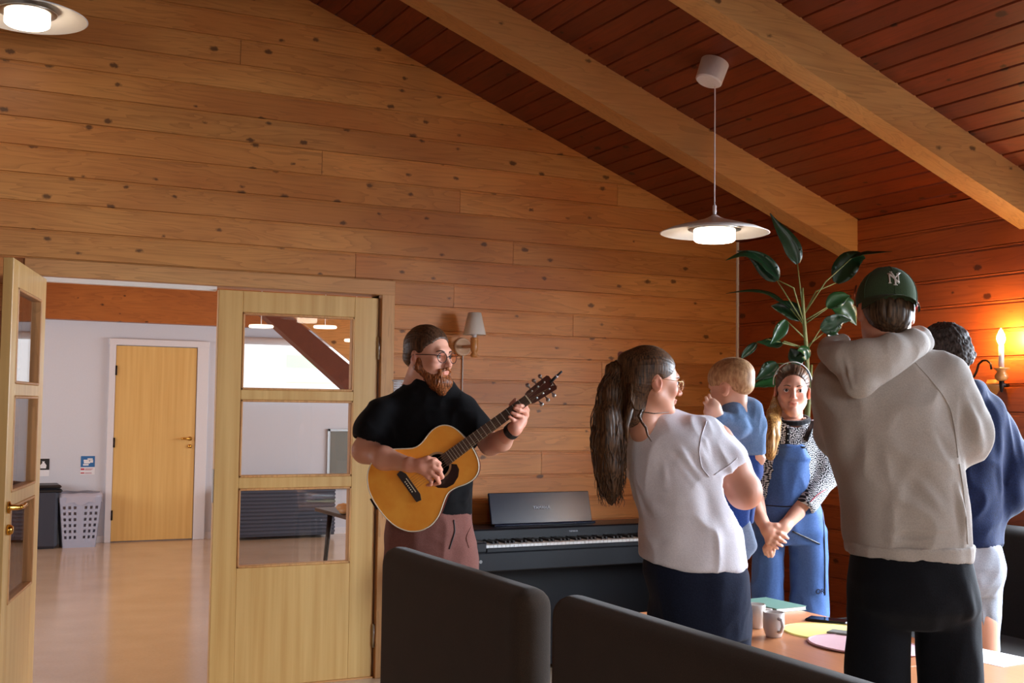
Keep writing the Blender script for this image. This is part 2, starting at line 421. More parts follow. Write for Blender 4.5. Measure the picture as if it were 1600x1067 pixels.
# right wall with two windows nearer the viewer
WIN = [(1.5, 3.7), (-.8, 1.0)]; WZ0, WZ1 = .95, 2.15
b = MB(); xs = XW+.02
ys = [-3.2, -.8, 1.0, 1.5, 3.7, YW+.14]
for i in range(5):
    if i in (1, 3):
        b.box((xs, ys[i], 0), (xs+.14, ys[i+1], WZ0)); b.box((xs, ys[i], WZ1), (xs+.14, ys[i+1], ZW))
    else: b.box((xs, ys[i], 0), (xs+.14, ys[i+1], ZW))
wall_right = b.mk('wall_right', MT['trimx'], **st)
z = 2.128 - 16*PITCHB+.0
while z < ZW-.01:
    segs = [(-3.2, YW)]
    if z+PITCHB > WZ0 and z < WZ1: segs = [(3.7, YW), (1.0, 1.5), (-3.2, -.8)]
    for (a, c) in segs:
        V = []
        for e, ye in ((0, c), (1, a)):
            for (t, p) in PROF: V.append((xs-p, ye, max(0, min(z+t*PITCHB, ZW-.005))))
            V.append((xs, ye, min(z+PITCHB, ZW-.005))); V.append((xs, ye, max(z, 0)))
        n = len(PROF)+2
        F = [tuple(range(n)), tuple(range(n, 2*n))[::-1]] + [(i, i+n, (i+1) % n+n, (i+1) % n) for i in range(n)]
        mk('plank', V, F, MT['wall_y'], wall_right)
    z += PITCHB
for i, (a, c) in enumerate(WIN):
    w = thing('window_%d' % (i+1), (XW+.05, (a+c)/2, WZ0), None, None, kind='structure')
    m = MB()
    for (p, q) in (((a, WZ0), (a+.06, WZ1)), ((c-.06, WZ0), (c, WZ1)), ((a, WZ0), (c, WZ0+.06)), ((a, WZ1-.06), (c, WZ1)), (((a+c)/2-.03, WZ0), ((a+c)/2+.03, WZ1))):
        m.box((XW, p[0], p[1]), (XW+.1, q[0], q[1]), .004)
    m.mk('window_frame', MT['white'], w)
    for (p, q) in ((a+.055, (a+c)/2-.025), ((a+c)/2+.025, c-.055)):
        box('pane', (XW+.045, p, WZ0+.055), (XW+.051, q, WZ1-.055), MT['glass'], w)
# left wall and the wall behind the viewer, closing the room
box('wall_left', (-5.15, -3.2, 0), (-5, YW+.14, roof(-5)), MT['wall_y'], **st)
m = MB()
for (xa, xb, za, zb2) in ((-5, -.9, 0, None), (-.9, 1.7, 0, .95), (-.9, 1.7, 2.25, None), (1.7, XW+.02, 0, None)):
    pts = [(xa, za), (xb, za)] + ([(xb, roof(xb)), *([(XR, roof(XR))] if xa < XR < xb else []), (xa, roof(xa))] if zb2 is None else [(xb, zb2), (xa, zb2)])
    m.prism([(x, -3.2, zz) for x, zz in pts], (0, .1, 0), True)
m.mk('wall_front', MT['wall_x'], **st)
# ceiling: two roof slopes with boards running along the room
ca = math.atan(SL); CS = (math.cos(ca), math.sin(ca))
m = MB()
m.prism([(XR, -3.2, roof(XR)+.03), (XW+.2, -3.2, roof(XW+.2)+.03), (XW+.2, -3.2, roof(XW+.2)+.16), (XR, -3.2, roof(XR)+.16)], (0, YW+.14+3.2, 0), True)
m.prism([(-5.15, -3.2, roof(-5.15)+.03), (XR, -3.2, roof(XR)+.03), (XR, -3.2, roof(XR)+.16), (-5.15, -3.2, roof(-5.15)+.16)], (0, YW+.14+3.2, 0), True)
ceiling = m.mk('ceiling', MT['ceil'], **st)
CP = .1053/CS[0]
def ceil_board_mesh():
    prof = [(0, .007), (.002, .007), (.006, .001), (.008, 0), (CP-.008, 0), (CP-.006, .001), (CP-.002, .007), (CP, .007), (CP, .03), (0, .03)]
    V = [(u*CS[0]-(-v)*CS[1]*-1*0 + v*CS[1]*0, yy, 0) for yy in (0, 1) for (u, v) in prof]
    V = []
    for yy in (-3.2, YW+.02):
        for (u, v) in prof: V.append((u*CS[0]+v*CS[1], yy, -u*CS[1]+v*CS[0]))
    n = len(prof)
    F = [tuple(range(n)), tuple(range(n, 2*n))[::-1]] + [(i, i+n, (i+1) % n+n, (i+1) % n) for i in range(n)]
    me = bpy.data.meshes.new('plank'); me.from_pydata(V, [], F); me.materials.append(MT['ceil']); me.update(); return me
cbm = ceil_board_mesh()
x = 3.382 - 37*.1053
while x < XW:
    if x > XR:
        o = bpy.data.objects.new('plank', cbm); o.location = (x, 0, roof(x)); put(o, 'plank', ceiling, None, None, None, None)
    x += .1053
# rafters
BT = .20
def rafter(ya, yb, label):
    m = MB()
    m.prism([(XR, ya, roof(XR)+.004), (XW+.01, ya, roof(XW)+.0), (XW+.01, ya, roof(XW)-BT), (XR, ya, roof(XR)-BT)], (0, yb-ya, 0))
    return m.mk('rafter', MT['beam'], label=label, cat='beam', group='sloping rafters of the wooden ceiling')
rafter(4.935, 5.075, 'pale sloping rafter nearer the gable wall, behind the hanging lamp')
rafter(3.725, 3.855, 'pale sloping rafter crossing the top right of the room')
box('trim_1', (XW-.012, YW-.012, 0), (XW+.002, YW+.002, ZW), MT['offwhite'], **st)
# door casing
c = thing('door_frame', (1.35, YW, 0), 'pale pine frame around the double doorway in the gable wall', 'door frame', kind=None)
yc = YW-.014
MB().box((OPX1, yc-.012, 0), (OPX1+.075, YW+.14, 2.13), .003).mk('jamb', MT['trim'], c)
MB().box((OPX0-.065, yc-.012, 0), (OPX0-.005, YW+.14, 2.13), .003).mk('jamb', MT['trim'], c)
MB().box((OPX0-.065, yc-.014, 2.052), (OPX1+.075, YW+.14, 2.132), .003).mk('head_casing', MT['trimx'], c)
MB().box((OPX0, YW+.03, 2.03), (1.318, YW+.075, 2.052)).mk('head_strip', MT['offwhite'], c, label='pale metal strip under the door head')
box('trim_2', (OPX0, YW-.01, 0), (OPX1, YW+.14, .008), MT['trimx'], **st)

# ---- glazed door leaves
def leaf(root, W, x0, mirror=False, th=.04):
    """door leaf built in local space: hinge line at x=0, extends to -W (or +W when mirrored), front face at y=0"""
    sgn = 1 if mirror else -1
    H = 2.035; zb = .008
    st_h, st_f = .135, .125      # stiles at hinge and free side
    zs = [(.615, 1.02), (1.075, 1.475), (1.525, 1.925)]
    def bx(xa, xb, za, zb2, ya=0, yb=th, bev=.002):
        return MB().box((sgn*xa, ya, za), (sgn*xb, yb, zb2), bev)
    bx(0, st_h, zb, H).mk('stile', MT['veneer'], root, local=True)
    bx(W-st_f, W, zb, H).mk('stile', MT['veneer'], root, local=True)
    bx(st_h, W-st_f, zb, zs[0][0]).mk('bottom_panel', MT['veneer'], root, local=True)
    bx(st_h, W-st_f, zs[2][1], H).mk('top_rail', MT['veneer'], root, local=True)
    for i in (0, 1): bx(st_h, W-st_f, zs[i][1], zs[i+1][0]).mk('cross_rail', MT['veneer'], root, local=True)
    for (za, zb2) in zs:
        m = MB(); bd = .012; xa, xb = st_h, W-st_f
        for (p, q, r, s2) in ((xa, xa+bd, za, zb2), (xb-bd, xb, za, zb2), (xa, xb, za, za+bd), (xa, xb, zb2-bd, zb2)):
            m.box((sgn*p, -.004, r), (sgn*q, th+.004, s2), .003)
        g = m.mk('glazing_bead', MT['trim'], root, local=True)
        bx(xa+.004, xb-.004, za+.004, zb2-.004, .018, .022, 0).mk('pane', MT['doorglass'], g, local=True)
rl = thing('glazed_door_leaf', (2.186, YW+.0, 0), 'pale ash door leaf with three panes, closed, beside the wall boards behind the guitarist', 'door')
leaf(rl, .864, 0)
for zz in (1.765, .225):
    MB().tube([(.003, -.008, zz-.06), (.003, -.008, zz+.06)], .008, 10).tube([(.003, -.008, zz-.064), (.003, -.008, zz-.060)], .006, 8).mk('hinge', MT['steel'], rl, local=True, smooth=True)
MB().box((-.868, .004, 0.95), (-.862, .034, 1.12), .001).mk('flush_bolt', MT['steel'], rl, local=True)
# left leaf stands open into the room
hx, hy = .458, 5.99
ang = math.atan2(5.158-5.99, .262-.458)     # direction from hinge to free edge
ll = thing('glazed_door_leaf', (hx, hy, 0), 'pale ash door leaf with three panes, standing open towards us at the left edge', 'door', rz=ang)
leaf(ll, .855, 0, mirror=True)
m = MB(); m.lathe([(0, 0), (.024, 0), (.026, .006), (.012, .012), (.009, .045)], (0.80, .043, 1.02), 20, rotx(math.radians(-90)))
m.tube([(.80, .085, 1.02), (.78, .09, 1.022), (.74, .09, 1.018), (.70, .092, 1.026), (.675, .094, 1.02)], [.009, .010, .008, .008, .006], 10)
m.mk('door_handle', MT['brass'], ll, local=True, smooth=True)
MB().lathe([(0, 0), (.022, 0), (.022, .01), (.014, .022), (0, .024)], (0.80, .043, .93), 20, rotx(math.radians(-90))).mk('lock_rose', MT['brass'], ll, local=True, smooth=True)

# ---- the hall behind
HY = 12.8
box('wall_2', (-2.1, HY, 0), (7.2, HY+.15, 3.2), MT['whitewall'], **st)
def side_wall(name, xa, xb):
    m = MB(); m.box((xa, YW+.14, 0), (xb, 7.2, 3.2)); m.box((xa, 11.6, 0), (xb, HY+.1, 3.2)); m.box((xa, 7.2, 0), (xb, 11.6, .8)); m.box((xa, 7.2, 2.25), (xb, 11.6, 3.2))
    return m.mk(name, MT['whitewall'], **st)
side_wall('wall_3', -2.2, -2.05); side_wall('wall_4', 7.05, 7.2)
def framed_window(n, lo, hi, ax, parts=3):
    """frame with mullions and panes filling the box lo..hi; ax is the thin axis"""
    lo, hi = np.array(lo, float), np.array(hi, float); o = 1-ax; w = thing('window_%d' % n, (lo+hi)/2*np.array([1, 1, 0])+np.array([0, 0, lo[2]]), None, None, kind='structure')
    m = MB(); L_ = hi[o]-lo[o]
    def bx(a0, a1, z0, z1):
        p, q = lo.copy(), hi.copy(); p[o], q[o], p[2], q[2] = a0, a1, z0, z1; m.box(p, q, .003)
    bx(lo[o], hi[o], lo[2], lo[2]+.06); bx(lo[o], hi[o], hi[2]-.06, hi[2])
    for k in range(parts+1): c_ = lo[o]+.03+(L_-.06)*k/parts; bx(c_-.03, c_+.03, lo[2], hi[2])
    m.mk('window_frame', MT['white'], w)
    for k in range(parts):
        p, q = lo.copy(), hi.copy(); mid = (lo[ax]+hi[ax])/2; p[ax], q[ax] = mid-.003, mid+.003
        p[o] = lo[o]+.06+(L_-.06)*k/parts; q[o] = lo[o]+(L_-.06)*(k+1)/parts; p[2] += .06; q[2] -= .06
        box('pane', p, q, MT['glass'], w)
framed_window(3, (-.9, -3.18, .95), (1.7, -3.12, 2.25), 1)
framed_window(4, (-2.16, 7.2, .8), (-2.09, 11.6, 2.25), 0, 4)  # unseen window, put in for the left hall fill lamp
framed_window(5, (7.09, 7.2, .8), (7.16, 11.6, 2.25), 0, 4)  # unseen window added for the fill lamp on the right of the hall
box('wall_5', (-2.1, YW+.141, 2.3), (7.1, YW+.18, 3.2), MT['whitewall'], **st)
hc = box('ceiling_2', (-2.2, YW+.14, 2.72), (7.2, HY+.1, 2.8), MT['hallceil'], **st)
box('hall_beam', (-2.0, HY-.16, 2.283), (7.0, HY-.002, 2.72), MT['hallbeam'], label='orange pine beam running along the top of the far hall wall', cat='beam')
box('baseboard_1', (1.60, HY-.014, 0), (1.70, HY, .07), MT['white'], **st)
box('baseboard_2', (2.72, HY-.014, 0), (7.0, HY, .07), MT['white'], **st)
# inner face of the partition seen from the hall
hd = thing('hall_door', (2.17, HY, 0), 'plain beech door in a white frame at the far end of the hall', 'door')
box('door_panel', (1.762, HY-.035, .01), (2.592, HY-.002, 2.04), MT['veneer2'], hd, .003)
m = MB(); m.box((1.695, HY-.05, 0), (1.758, HY, 2.07), .003); m.box((2.597, HY-.05, 0), (2.715, HY, 2.07), .003); m.box((1.69, HY-.052, 2.047), (2.72, HY+.001, 2.113), .003)
m.mk('door_frame', MT['white'], hd)
for zz in (1.78, 1.03, .28): MB().tube([(1.764, HY-.045, zz-.05), (1.764, HY-.045, zz+.05)], .011, 8).mk('hinge', MT['iron'], hd, smooth=True)
m = MB(); m.tube([(2.54, HY-.035, 1.07), (2.54, HY-.08, 1.07), (2.47, HY-.085, 1.075), (2.44, HY-.08, 1.07)], .011, 8)
m.lathe([(.022, 0), (.022, .01)], (2.54, HY-.036, 1.07), 16, rotx(math.radians(90))); m.lathe([(.02, 0), (.02, .016)], (2.54, HY-.036, .99), 16, rotx(math.radians(90)))
m.mk('door_handle', MT['brass'], hd, smooth=True)
# bins
bn = thing('waste_bin', (1.03, 12.6, 0), 'tall dark grey waste bin with a black liner against the hall wall', 'bin')
MB().box((.86, 12.40, 0), (1.21, 12.74, .60), .03).mk('bin_body', plain('dark_bin', srgb(52, 56, 70), .5), bn)
MB().box((.845, 12.385, .595), (1.235, 12.755, .625), .012).box((.85, 12.39, .55), (1.245, 12.75, .585), .012).mk('liner_rim', MT['black'], bn)
hm = thing('laundry_basket', (1.42, 12.6, 0), 'pale grey perforated plastic basket with a thin clear liner beside the dark bin', 'basket')
grey = plain('pale_grey_plastic', srgb(172, 176, 196), .5)
def basket():
    V = []; F = []; nx, nz = 15, 17; holes = MB()
    body = MB(); y_f = 12.44
    def X(t, zf): w0, w1 = .155, .20; w = w0+(w1-w0)*zf; return 1.42 + (t-.5)*2*w
    H = .50
    for i in range(nx):
        for k in range(nz):
            hole = (i % 2 == 1) and (k % 2 == 1) and 1 < k < nz-2 and i != 7
            if hole: continue
            t0, t1, z0, z1 = i/nx, (i+1)/nx, k/nz, (k+1)/nz
            P = [(X(t0, z0), y_f-.03*z0, z0*H), (X(t1, z0), y_f-.03*z0, z0*H), (X(t1, z1), y_f-.03*z1, z1*H), (X(t0, z1), y_f-.03*z1, z1*H)]
            body.prism(P, (0, .004, 0))
    body.prism([(1.42-.155, 12.44, 0), (1.42-.155, 12.74, 0), (1.42-.20, 12.77, H), (1.42-.20, 12.41, H)], (.005, 0, 0))
    body.prism([(1.42+.155, 12.44, 0), (1.42+.155, 12.74, 0), (1.42+.20, 12.77, H), (1.42+.20, 12.41, H)], (-.005, 0, 0), True)
    body.box((1.27, 12.44, 0), (1.57, 12.74, .01)); body.prism([(1.265, 12.74, 0), (1.575, 12.74, 0), (1.62, 12.77, H), (1.22, 12.77, H)], (0, .004, 0))
    body.mk('basket_body', grey, hm)
basket()
lm = NT('thin_liner'); lm.b.inputs['Base Color'].default_value = srgb(196, 194, 210); lm.b.inputs['Alpha'].default_value = .75; lm.b.inputs['Roughness'].default_value = .3
m = MB(); ang_ = np.linspace(0, 2*math.pi, 40, endpoint=False); V = []
for k, (zz, ex) in enumerate(((.535, .0), (.54, .012), (.50, .018), (.44, .016))):
    for a in ang_:
        ca_, sa_ = math.cos(a), math.sin(a); p = (abs(ca_)**4+abs(sa_)**4)**-.25
        V.append((1.42+(.20+ex)*ca_*p, 12.59+(.17+ex)*sa_*p, zz+(.012*math.sin(a*9)+.01*math.sin(a*5) if k == 3 else .004*math.sin(a*7))))
F = [(k*40+i, k*40+(i+1) % 40, (k+1)*40+(i+1) % 40, (k+1)*40+i) for k in range(3) for i in range(40)]
mk('liner', V, F, lm.m, hm, smooth=True)
# notices above the bins
sg = thing('recycling_notice', (1.52, HY-.003, .8), 'blue and white recycling notice on the hall wall above the pale basket', 'sign')
box('sheet', (1.447, HY-.003, .70), (1.59, HY-.0005, .895), MT['paper'], sg)
blue = plain('sign_blue', srgb(44, 108, 168), .6); red = plain('sign_red', srgb(200, 70, 84), .6)
box('blue_panel', (1.45, HY-.005, .778), (1.588, HY-.003, .892), blue, sg)
m = MB()
for (cx, cz, w, h) in ((1.505, .845, .055, .018), (1.54, .858, .05, .02), (1.51, .825, .06, .02), (1.50, .802, .055, .016), (1.555, .838, .03, .03)):
    m.box((cx-w/2, HY-.0065, cz-h/2), (cx+w/2, HY-.005, cz+h/2), .003)
m.mk('box_symbol', MT['paper'], sg)
MB().box((1.452, HY-.0045, .748), (1.488, HY-.003, .766)).mk('red_mark', red, sg); MB().box((1.452, HY-.0045, .712), (1.488, HY-.003, .724)).mk('red_mark', red, sg)
m = MB()
for k in range(3): m.box((1.495, HY-.0045, .764-k*.007), (1.575-.01*k, HY-.003, .760-k*.007)); m.box((1.495, HY-.0045, .724-k*.006), (1.56, HY-.003, .721-k*.006))
m.mk('small_print', plain('grey_ink', srgb(190, 120, 130), .7), sg)
sg = thing('waste_notice', (1.12, HY-.003, .8), 'black notice with a white rubbish bag symbol above the dark bin', 'sign')
box('sheet', (1.03, HY-.003, .69), (1.15, HY-.0005, .87), MT['paper'], sg)
box('black_panel', (1.03, HY-.005, .755), (1.15, HY-.003, .868), MT['black'], sg)
MB().prism([(1.065, HY-.006, .77), (1.118, HY-.006, .77), (1.122, HY-.006, .80), (1.108, HY-.006, .822), (1.10, HY-.006, .826), (1.106, HY-.006, .84), (1.078, HY-.006, .84), (1.084, HY-.006, .826), (1.062, HY-.006, .80)], (0, .0012, 0)).mk('bag_symbol', MT['paper'], sg)
# projection screen with its picture
sc = thing('projection_screen', (3.7, HY-.06, 1.8), 'bright projection screen on the far hall wall, seen through the closed door leaf', 'screen')
def screen_mat():
    t = NT('projected_picture'); tc = t.add('ShaderNodeTexCoord'); s = t.add('ShaderNodeSeparateXYZ'); t.link(tc.outputs['Object'], s.inputs[0])
    def band(c0, c1, a, bb): return t.math('MULTIPLY', t.math('GREATER_THAN', c0, a), t.math('LESS_THAN', c0, bb))
    X, Z = s.outputs[0], s.outputs[2]
    inx = t.math('MULTIPLY', t.math('GREATER_THAN', X, -.14), t.math('LESS_THAN', X, .42))
    g = t.math('MULTIPLY', inx, t.math('MULTIPLY', t.math('GREATER_THAN', Z, .05), t.math('LESS_THAN', Z, .2)))
    bl = t.math('MULTIPLY', inx, t.math('MULTIPLY', t.math('GREATER_THAN', Z, -.1), t.math('LESS_THAN', Z, .05)))
    og = t.math('MULTIPLY', inx, t.math('MULTIPLY', t.math('GREATER_THAN', Z, -.115), t.math('LESS_THAN', Z, -.1)))
    c = t.mix(g, (.93, .95, 1, 1), (.55, .85, .60, 1)); c = t.mix(bl, c, (.72, .8, .92, 1)); c = t.mix(og, c, (.95, .7, .5, 1))
    t.link(c, t.b.inputs['Emission Color']); t.b.inputs['Emission Strength'].default_value = 1.25; t.b.inputs['Base Color'].default_value = (.5, .5, .5, 1)
    return t.m
box('screen_face', (3.08, HY-.062, 1.545), (4.55, HY-.056, 2.10), screen_mat(), sc)
box('screen_border', (3.05, HY-.066, 1.50), (4.58, HY-.05, 1.54), MT['black'], sc, .004)
MB().tube([(3.0, HY-.07, 2.14), (4.62, HY-.07, 2.14)], .04, 12).mk('roller_case', MT['white'], sc, smooth=True)
nb = thing('notice_board', (4.25, HY-.02, .8), 'grey notice board on the hall wall right of the dark cabinet', 'board')
box('board_face', (4.09, HY-.02, .53), (4.62, HY-.002, 1.15), plain('grey_felt', srgb(128, 130, 124), .9), nb)
m = MB()
for (p, q) in (((4.07, .50), (4.10, 1.18)), ((4.61, .50), (4.64, 1.18)), ((4.07, .50), (4.64, .53)), ((4.07, 1.15), (4.64, 1.18))): m.box((p[0], HY-.03, p[1]), (q[0], HY, q[1]), .003)
m.mk('board_frame', MT['steel'], nb)
cb = thing('low_cabinet', (3.5, 12.5, 0), 'low dark ribbed cabinet against the hall wall under the screen', 'cabinet')
dk = plain('dark_slate', srgb(50, 54, 66), .6)
box('cabinet_body', (3.0, 12.47, .03), (4.07, 12.78, .54), dk, cb, .005)
m = MB()
for k in range(12): m.box((2.995, 12.462, .06+k*.04), (4.075, 12.475, .085+k*.04), .003)
m.mk('front_ribs', plain('slate_rib', srgb(66, 70, 84), .5), cb)
m = MB(); m.box((2.98, 12.45, .54), (4.09, 12.78, .565), .006); m.mk('cabinet_top', MT['black'], cb)
m = MB(); pts = [(3.05+.09*i, 12.6, .592+.008*math.sin(i*2.1)) for i in range(12)]; m.tube(pts, .028, 8); m.mk('rolled_cover', plain('dark_brown_cloth', srgb(62, 46, 42), .9, noise=.3), cb, smooth=True)
ht = thing('hall_table', (3.3, 9.3, 0), 'small table at the right edge of the closed leaf\u2019s lowest pane', 'table')
box('table_top', (2.99, 8.9, .55), (3.9, 9.7, .58), plain('dark_top', srgb(60, 44, 38), .4), ht, .004)
for (px_, py_) in ((3.06, 8.95), (3.85, 8.95), (3.06, 9.64), (3.85, 9.64)):
    MB().tube([(px_+.05, py_, .55), (px_, py_, 0)], [.025, .016], 8).mk('leg', MT['iron'], ht, smooth=True)
bb = thing('bread_basket', (3.1, 9.1, .58), 'golden wrapped bundle lying on the small hall table', 'bundle')
m = MB()
for k in range(5): m.lathe([(0, -.03), (.05, -.022), (.065, 0), (.045, .025), (0, .035)], (3.04+.06*(k % 3), 9.02+.07*(k//2), .61+.02*(k % 2)), 12)
m.mk('bundle_body', plain('golden_wrap', srgb(206, 160, 108), .4, noise=.4, nscale=40), bb, smooth=True)
# diagonal roof brace and the boarded slope above it, seen through the top pane
YB = 9.3
pA, pB = at_y(396, 478, YB), at_y(575, 640, YB); pC, pD = at_y(575, 594, YB), at_y(430, 472, YB)
MB().prism([pA, pB, pC, pD], (0, .14, 0), True).mk('roof_brace', plain('brown_brace', srgb(132, 78, 60), .6, noise=.25, nscale=18), label='brown diagonal roof brace crossing in front of the projection screen', cat='beam')
YC = 10.2
sA, sB, sC = at_y(432, 470, YC), at_y(600, 606, YC), at_y(600, 470, YC)
slope = MB().prism([sA, sB, sC], (0, .05, 0), True).mk('ceiling_3', MT['hallceil'], **st)
for i, (px_, py_) in enumerate(((408, 512), (508, 513), (556, 534))):
    p = at_depth(px_, py_, 9.0 if i else 8.6); p = np.array(p)
    t_ = thing('disc_lamp', p, ['flat lit disc lamp, leftmost in the top pane of the closed leaf', 'flat lit disc lamp, middle one in the top pane of the closed leaf', 'flat lit disc lamp at the right edge of the top pane'][i], 'lamp', group='disc lamps in the hall')
    MB().lathe([(.085, 0), (.09, .01), (.085, .02)], p, 24).mk('diffuser', emis('lit_disc', (1, .86, .68, 1), 2.2), t_)
    MB().tube([p+[0, 0, .02], [p[0], p[1], 2.72]], .003, 6).mk('cord', MT['white'], t_)

# ============================================================ SOFT SHAPES (distance fields turned into one smooth mesh)
def nrm(v): v = np.array(v, float); return v/(np.linalg.norm(v)+1e-12)
class SDF:
    def __init__(s, h): s.h = h; s.ops = []
    def _add(s, fn, lo, hi, k, sub=False): s.ops.append((fn, np.array(lo, float), np.array(hi, float), k, sub)); return s
    def cone(s, a, b, ra, rb=None, k=.01, sub=False):
        rb = ra if rb is None else rb; a = np.array(a, float); b = np.array(b, float); ab = b-a; L = ab@ab+1e-12; R = max(ra, rb)
        def fn(x, y, z):
            px, py, pz = x-a[0], y-a[1], z-a[2]
            t = np.clip((px*ab[0]+py*ab[1]+pz*ab[2])/L, 0, 1)
            return np.sqrt((px-t*ab[0])**2+(py-t*ab[1])**2+(pz-t*ab[2])**2) - (ra+(rb-ra)*t)
        return s._add(fn, np.minimum(a, b)-R, np.maximum(a, b)+R, k, sub)
    def chain(s, pts, rs, k=.01):
        for i in range(len(pts)-1): s.cone(pts[i], pts[i+1], rs[i], rs[i+1], k)
        return s
    def ell(s, c, r, R=None, k=.01, sub=False):
        c = np.array(c, float); r = np.array(r, float); R = np.eye(3) if R is None else np.array(R); e = np.sqrt((R**2) @ (r**2))
        def fn(x, y, z):
            d = (x-c[0], y-c[1], z-c[2]); q = [R[0][i]*d[0]+R[1][i]*d[1]+R[2][i]*d[2] for i in range(3)]
            k0 = np.sqrt((q[0]/r[0])**2+(q[1]/r[1])**2+(q[2]/r[2])**2); k1 = np.sqrt((q[0]/r[0]**2)**2+(q[1]/r[1]**2)**2+(q[2]/r[2]**2)**2)+1e-9
            return k0*(k0-1)/k1
        return s._add(fn, c-e, c+e, k, sub)
    def rbox(s, c, hs, rad, R=None, k=.01, sub=False):
        c = np.array(c, float); hs = np.array(hs, float); R = np.eye(3) if R is None else np.array(R); e = np.abs(R) @ hs
        def fn(x, y, z):
            d = (x-c[0], y-c[1], z-c[2]); q = [np.abs(R[0][i]*d[0]+R[1][i]*d[1]+R[2][i]*d[2])-hs[i]+rad for i in range(3)]
            m = [np.maximum(v, 0) for v in q]
            return np.sqrt(m[0]**2+m[1]**2+m[2]**2)+np.minimum(np.maximum(q[0], np.maximum(q[1], q[2])), 0)-rad
        return s._add(fn, c-e, c+e, k, sub)
    def loft(s, secs, p=2.3, k=.02, sub=False, rot=0.0):
        """sections (z, cx, cy, rx, ry); rot turns every section about the vertical"""
        A = np.array(sorted(secs), float); zs = A[:, 0]; zd = np.linspace(zs[0], zs[-1], 80)
        t = np.interp(zd, zs, np.arange(len(zs))); 
        def sm(col):
            v = np.interp(zd, zs, A[:, col]); w = np.ones(7)/7; vp = np.pad(v, 3, mode='reflect', reflect_type='odd'); return np.convolve(vp, w, 'valid')
        cx, cy, rx, ry = [sm(i) for i in (1, 2, 3, 4)]; ca, sa = math.cos(rot), math.sin(rot)
        def fn(x, y, z):
            a = np.interp(z, zd, cx); b = np.interp(z, zd, cy); c = np.interp(z, zd, rx); d = np.interp(z, zd, ry)
            u, v = (x-a)*ca+(y-b)*sa, -(x-a)*sa+(y-b)*ca
            g = (np.abs(u/c)**p+np.abs(v/d)**p)**(1/p)
            q = (g-1)*np.minimum(c, d); e = np.maximum(zs[0]-z, z-zs[-1])
            return np.where((q > 0) & (e > 0), np.sqrt(np.maximum(q, 0)**2+np.maximum(e, 0)**2), np.maximum(q, e))
        R = np.maximum(A[:, 3], A[:, 4]).max()
        return s._add(fn, (A[:, 1].min()-R, A[:, 2].min()-R, zs[0]), (A[:, 1].max()+R, A[:, 2].max()+R, zs[-1]), k, sub)
    def half(s, point, normal, k=.005, rad=None):
        """cut away everything on the side the normal points to (within rad of the point when given)"""
        p = np.array(point, float); n = nrm(normal)
        if rad:
            c = p+n*rad*.6
            fn = lambda x, y, z: np.maximum(-((x-p[0])*n[0]+(y-p[1])*n[1]+(z-p[2])*n[2]), np.sqrt((x-c[0])**2+(y-c[1])**2+(z-c[2])**2)-rad)
            return s._add(fn, c-rad, c+rad, k, True)
        fn = lambda x, y, z: -((x-p[0])*n[0]+(y-p[1])*n[1]+(z-p[2])*n[2])
        return s._add(fn, (-9, -9, -9), (9, 9, 9), k, True)
    def mesh(s):
        h = s.h; adds = [o for o in s.ops if not o[4]]
        lo = np.min([o[1] for o in adds], 0)-4*h; hi = np.max([o[2] for o in adds], 0)+4*h
        n = np.ceil((hi-lo)/h).astype(int)+1
        ax = [(lo[i]+h*np.arange(n[i])).astype(np.float32) for i in range(3)]
        f = np.full(n, .5, np.float32)
        for fn, l, g, k, sub in s.ops:
            m = k+3*h
            i0 = np.clip(np.floor((l-m-lo)/h).astype(int), 0, n); i1 = np.clip(np.ceil((g+m-lo)/h).astype(int)+1, 0, n)
            if (i1 <= i0).any(): continue
            sl = tuple(slice(a, b) for a, b in zip(i0, i1))
            d = fn(ax[0][sl[0]][:, None, None], ax[1][sl[1]][None, :, None], ax[2][sl[2]][None, None, :]).astype(np.float32)
            a = f[sl]
            if sub: d = -d; hh = np.maximum(k-np.abs(a-d), 0)/max(k, 1e-6); f[sl] = np.maximum(a, d)+hh*hh*k*.25
            else: hh = np.maximum(k-np.abs(a-d), 0)/max(k, 1e-6); f[sl] = np.minimum(a, d)-hh*hh*k*.25
        return nets(f, lo, h)
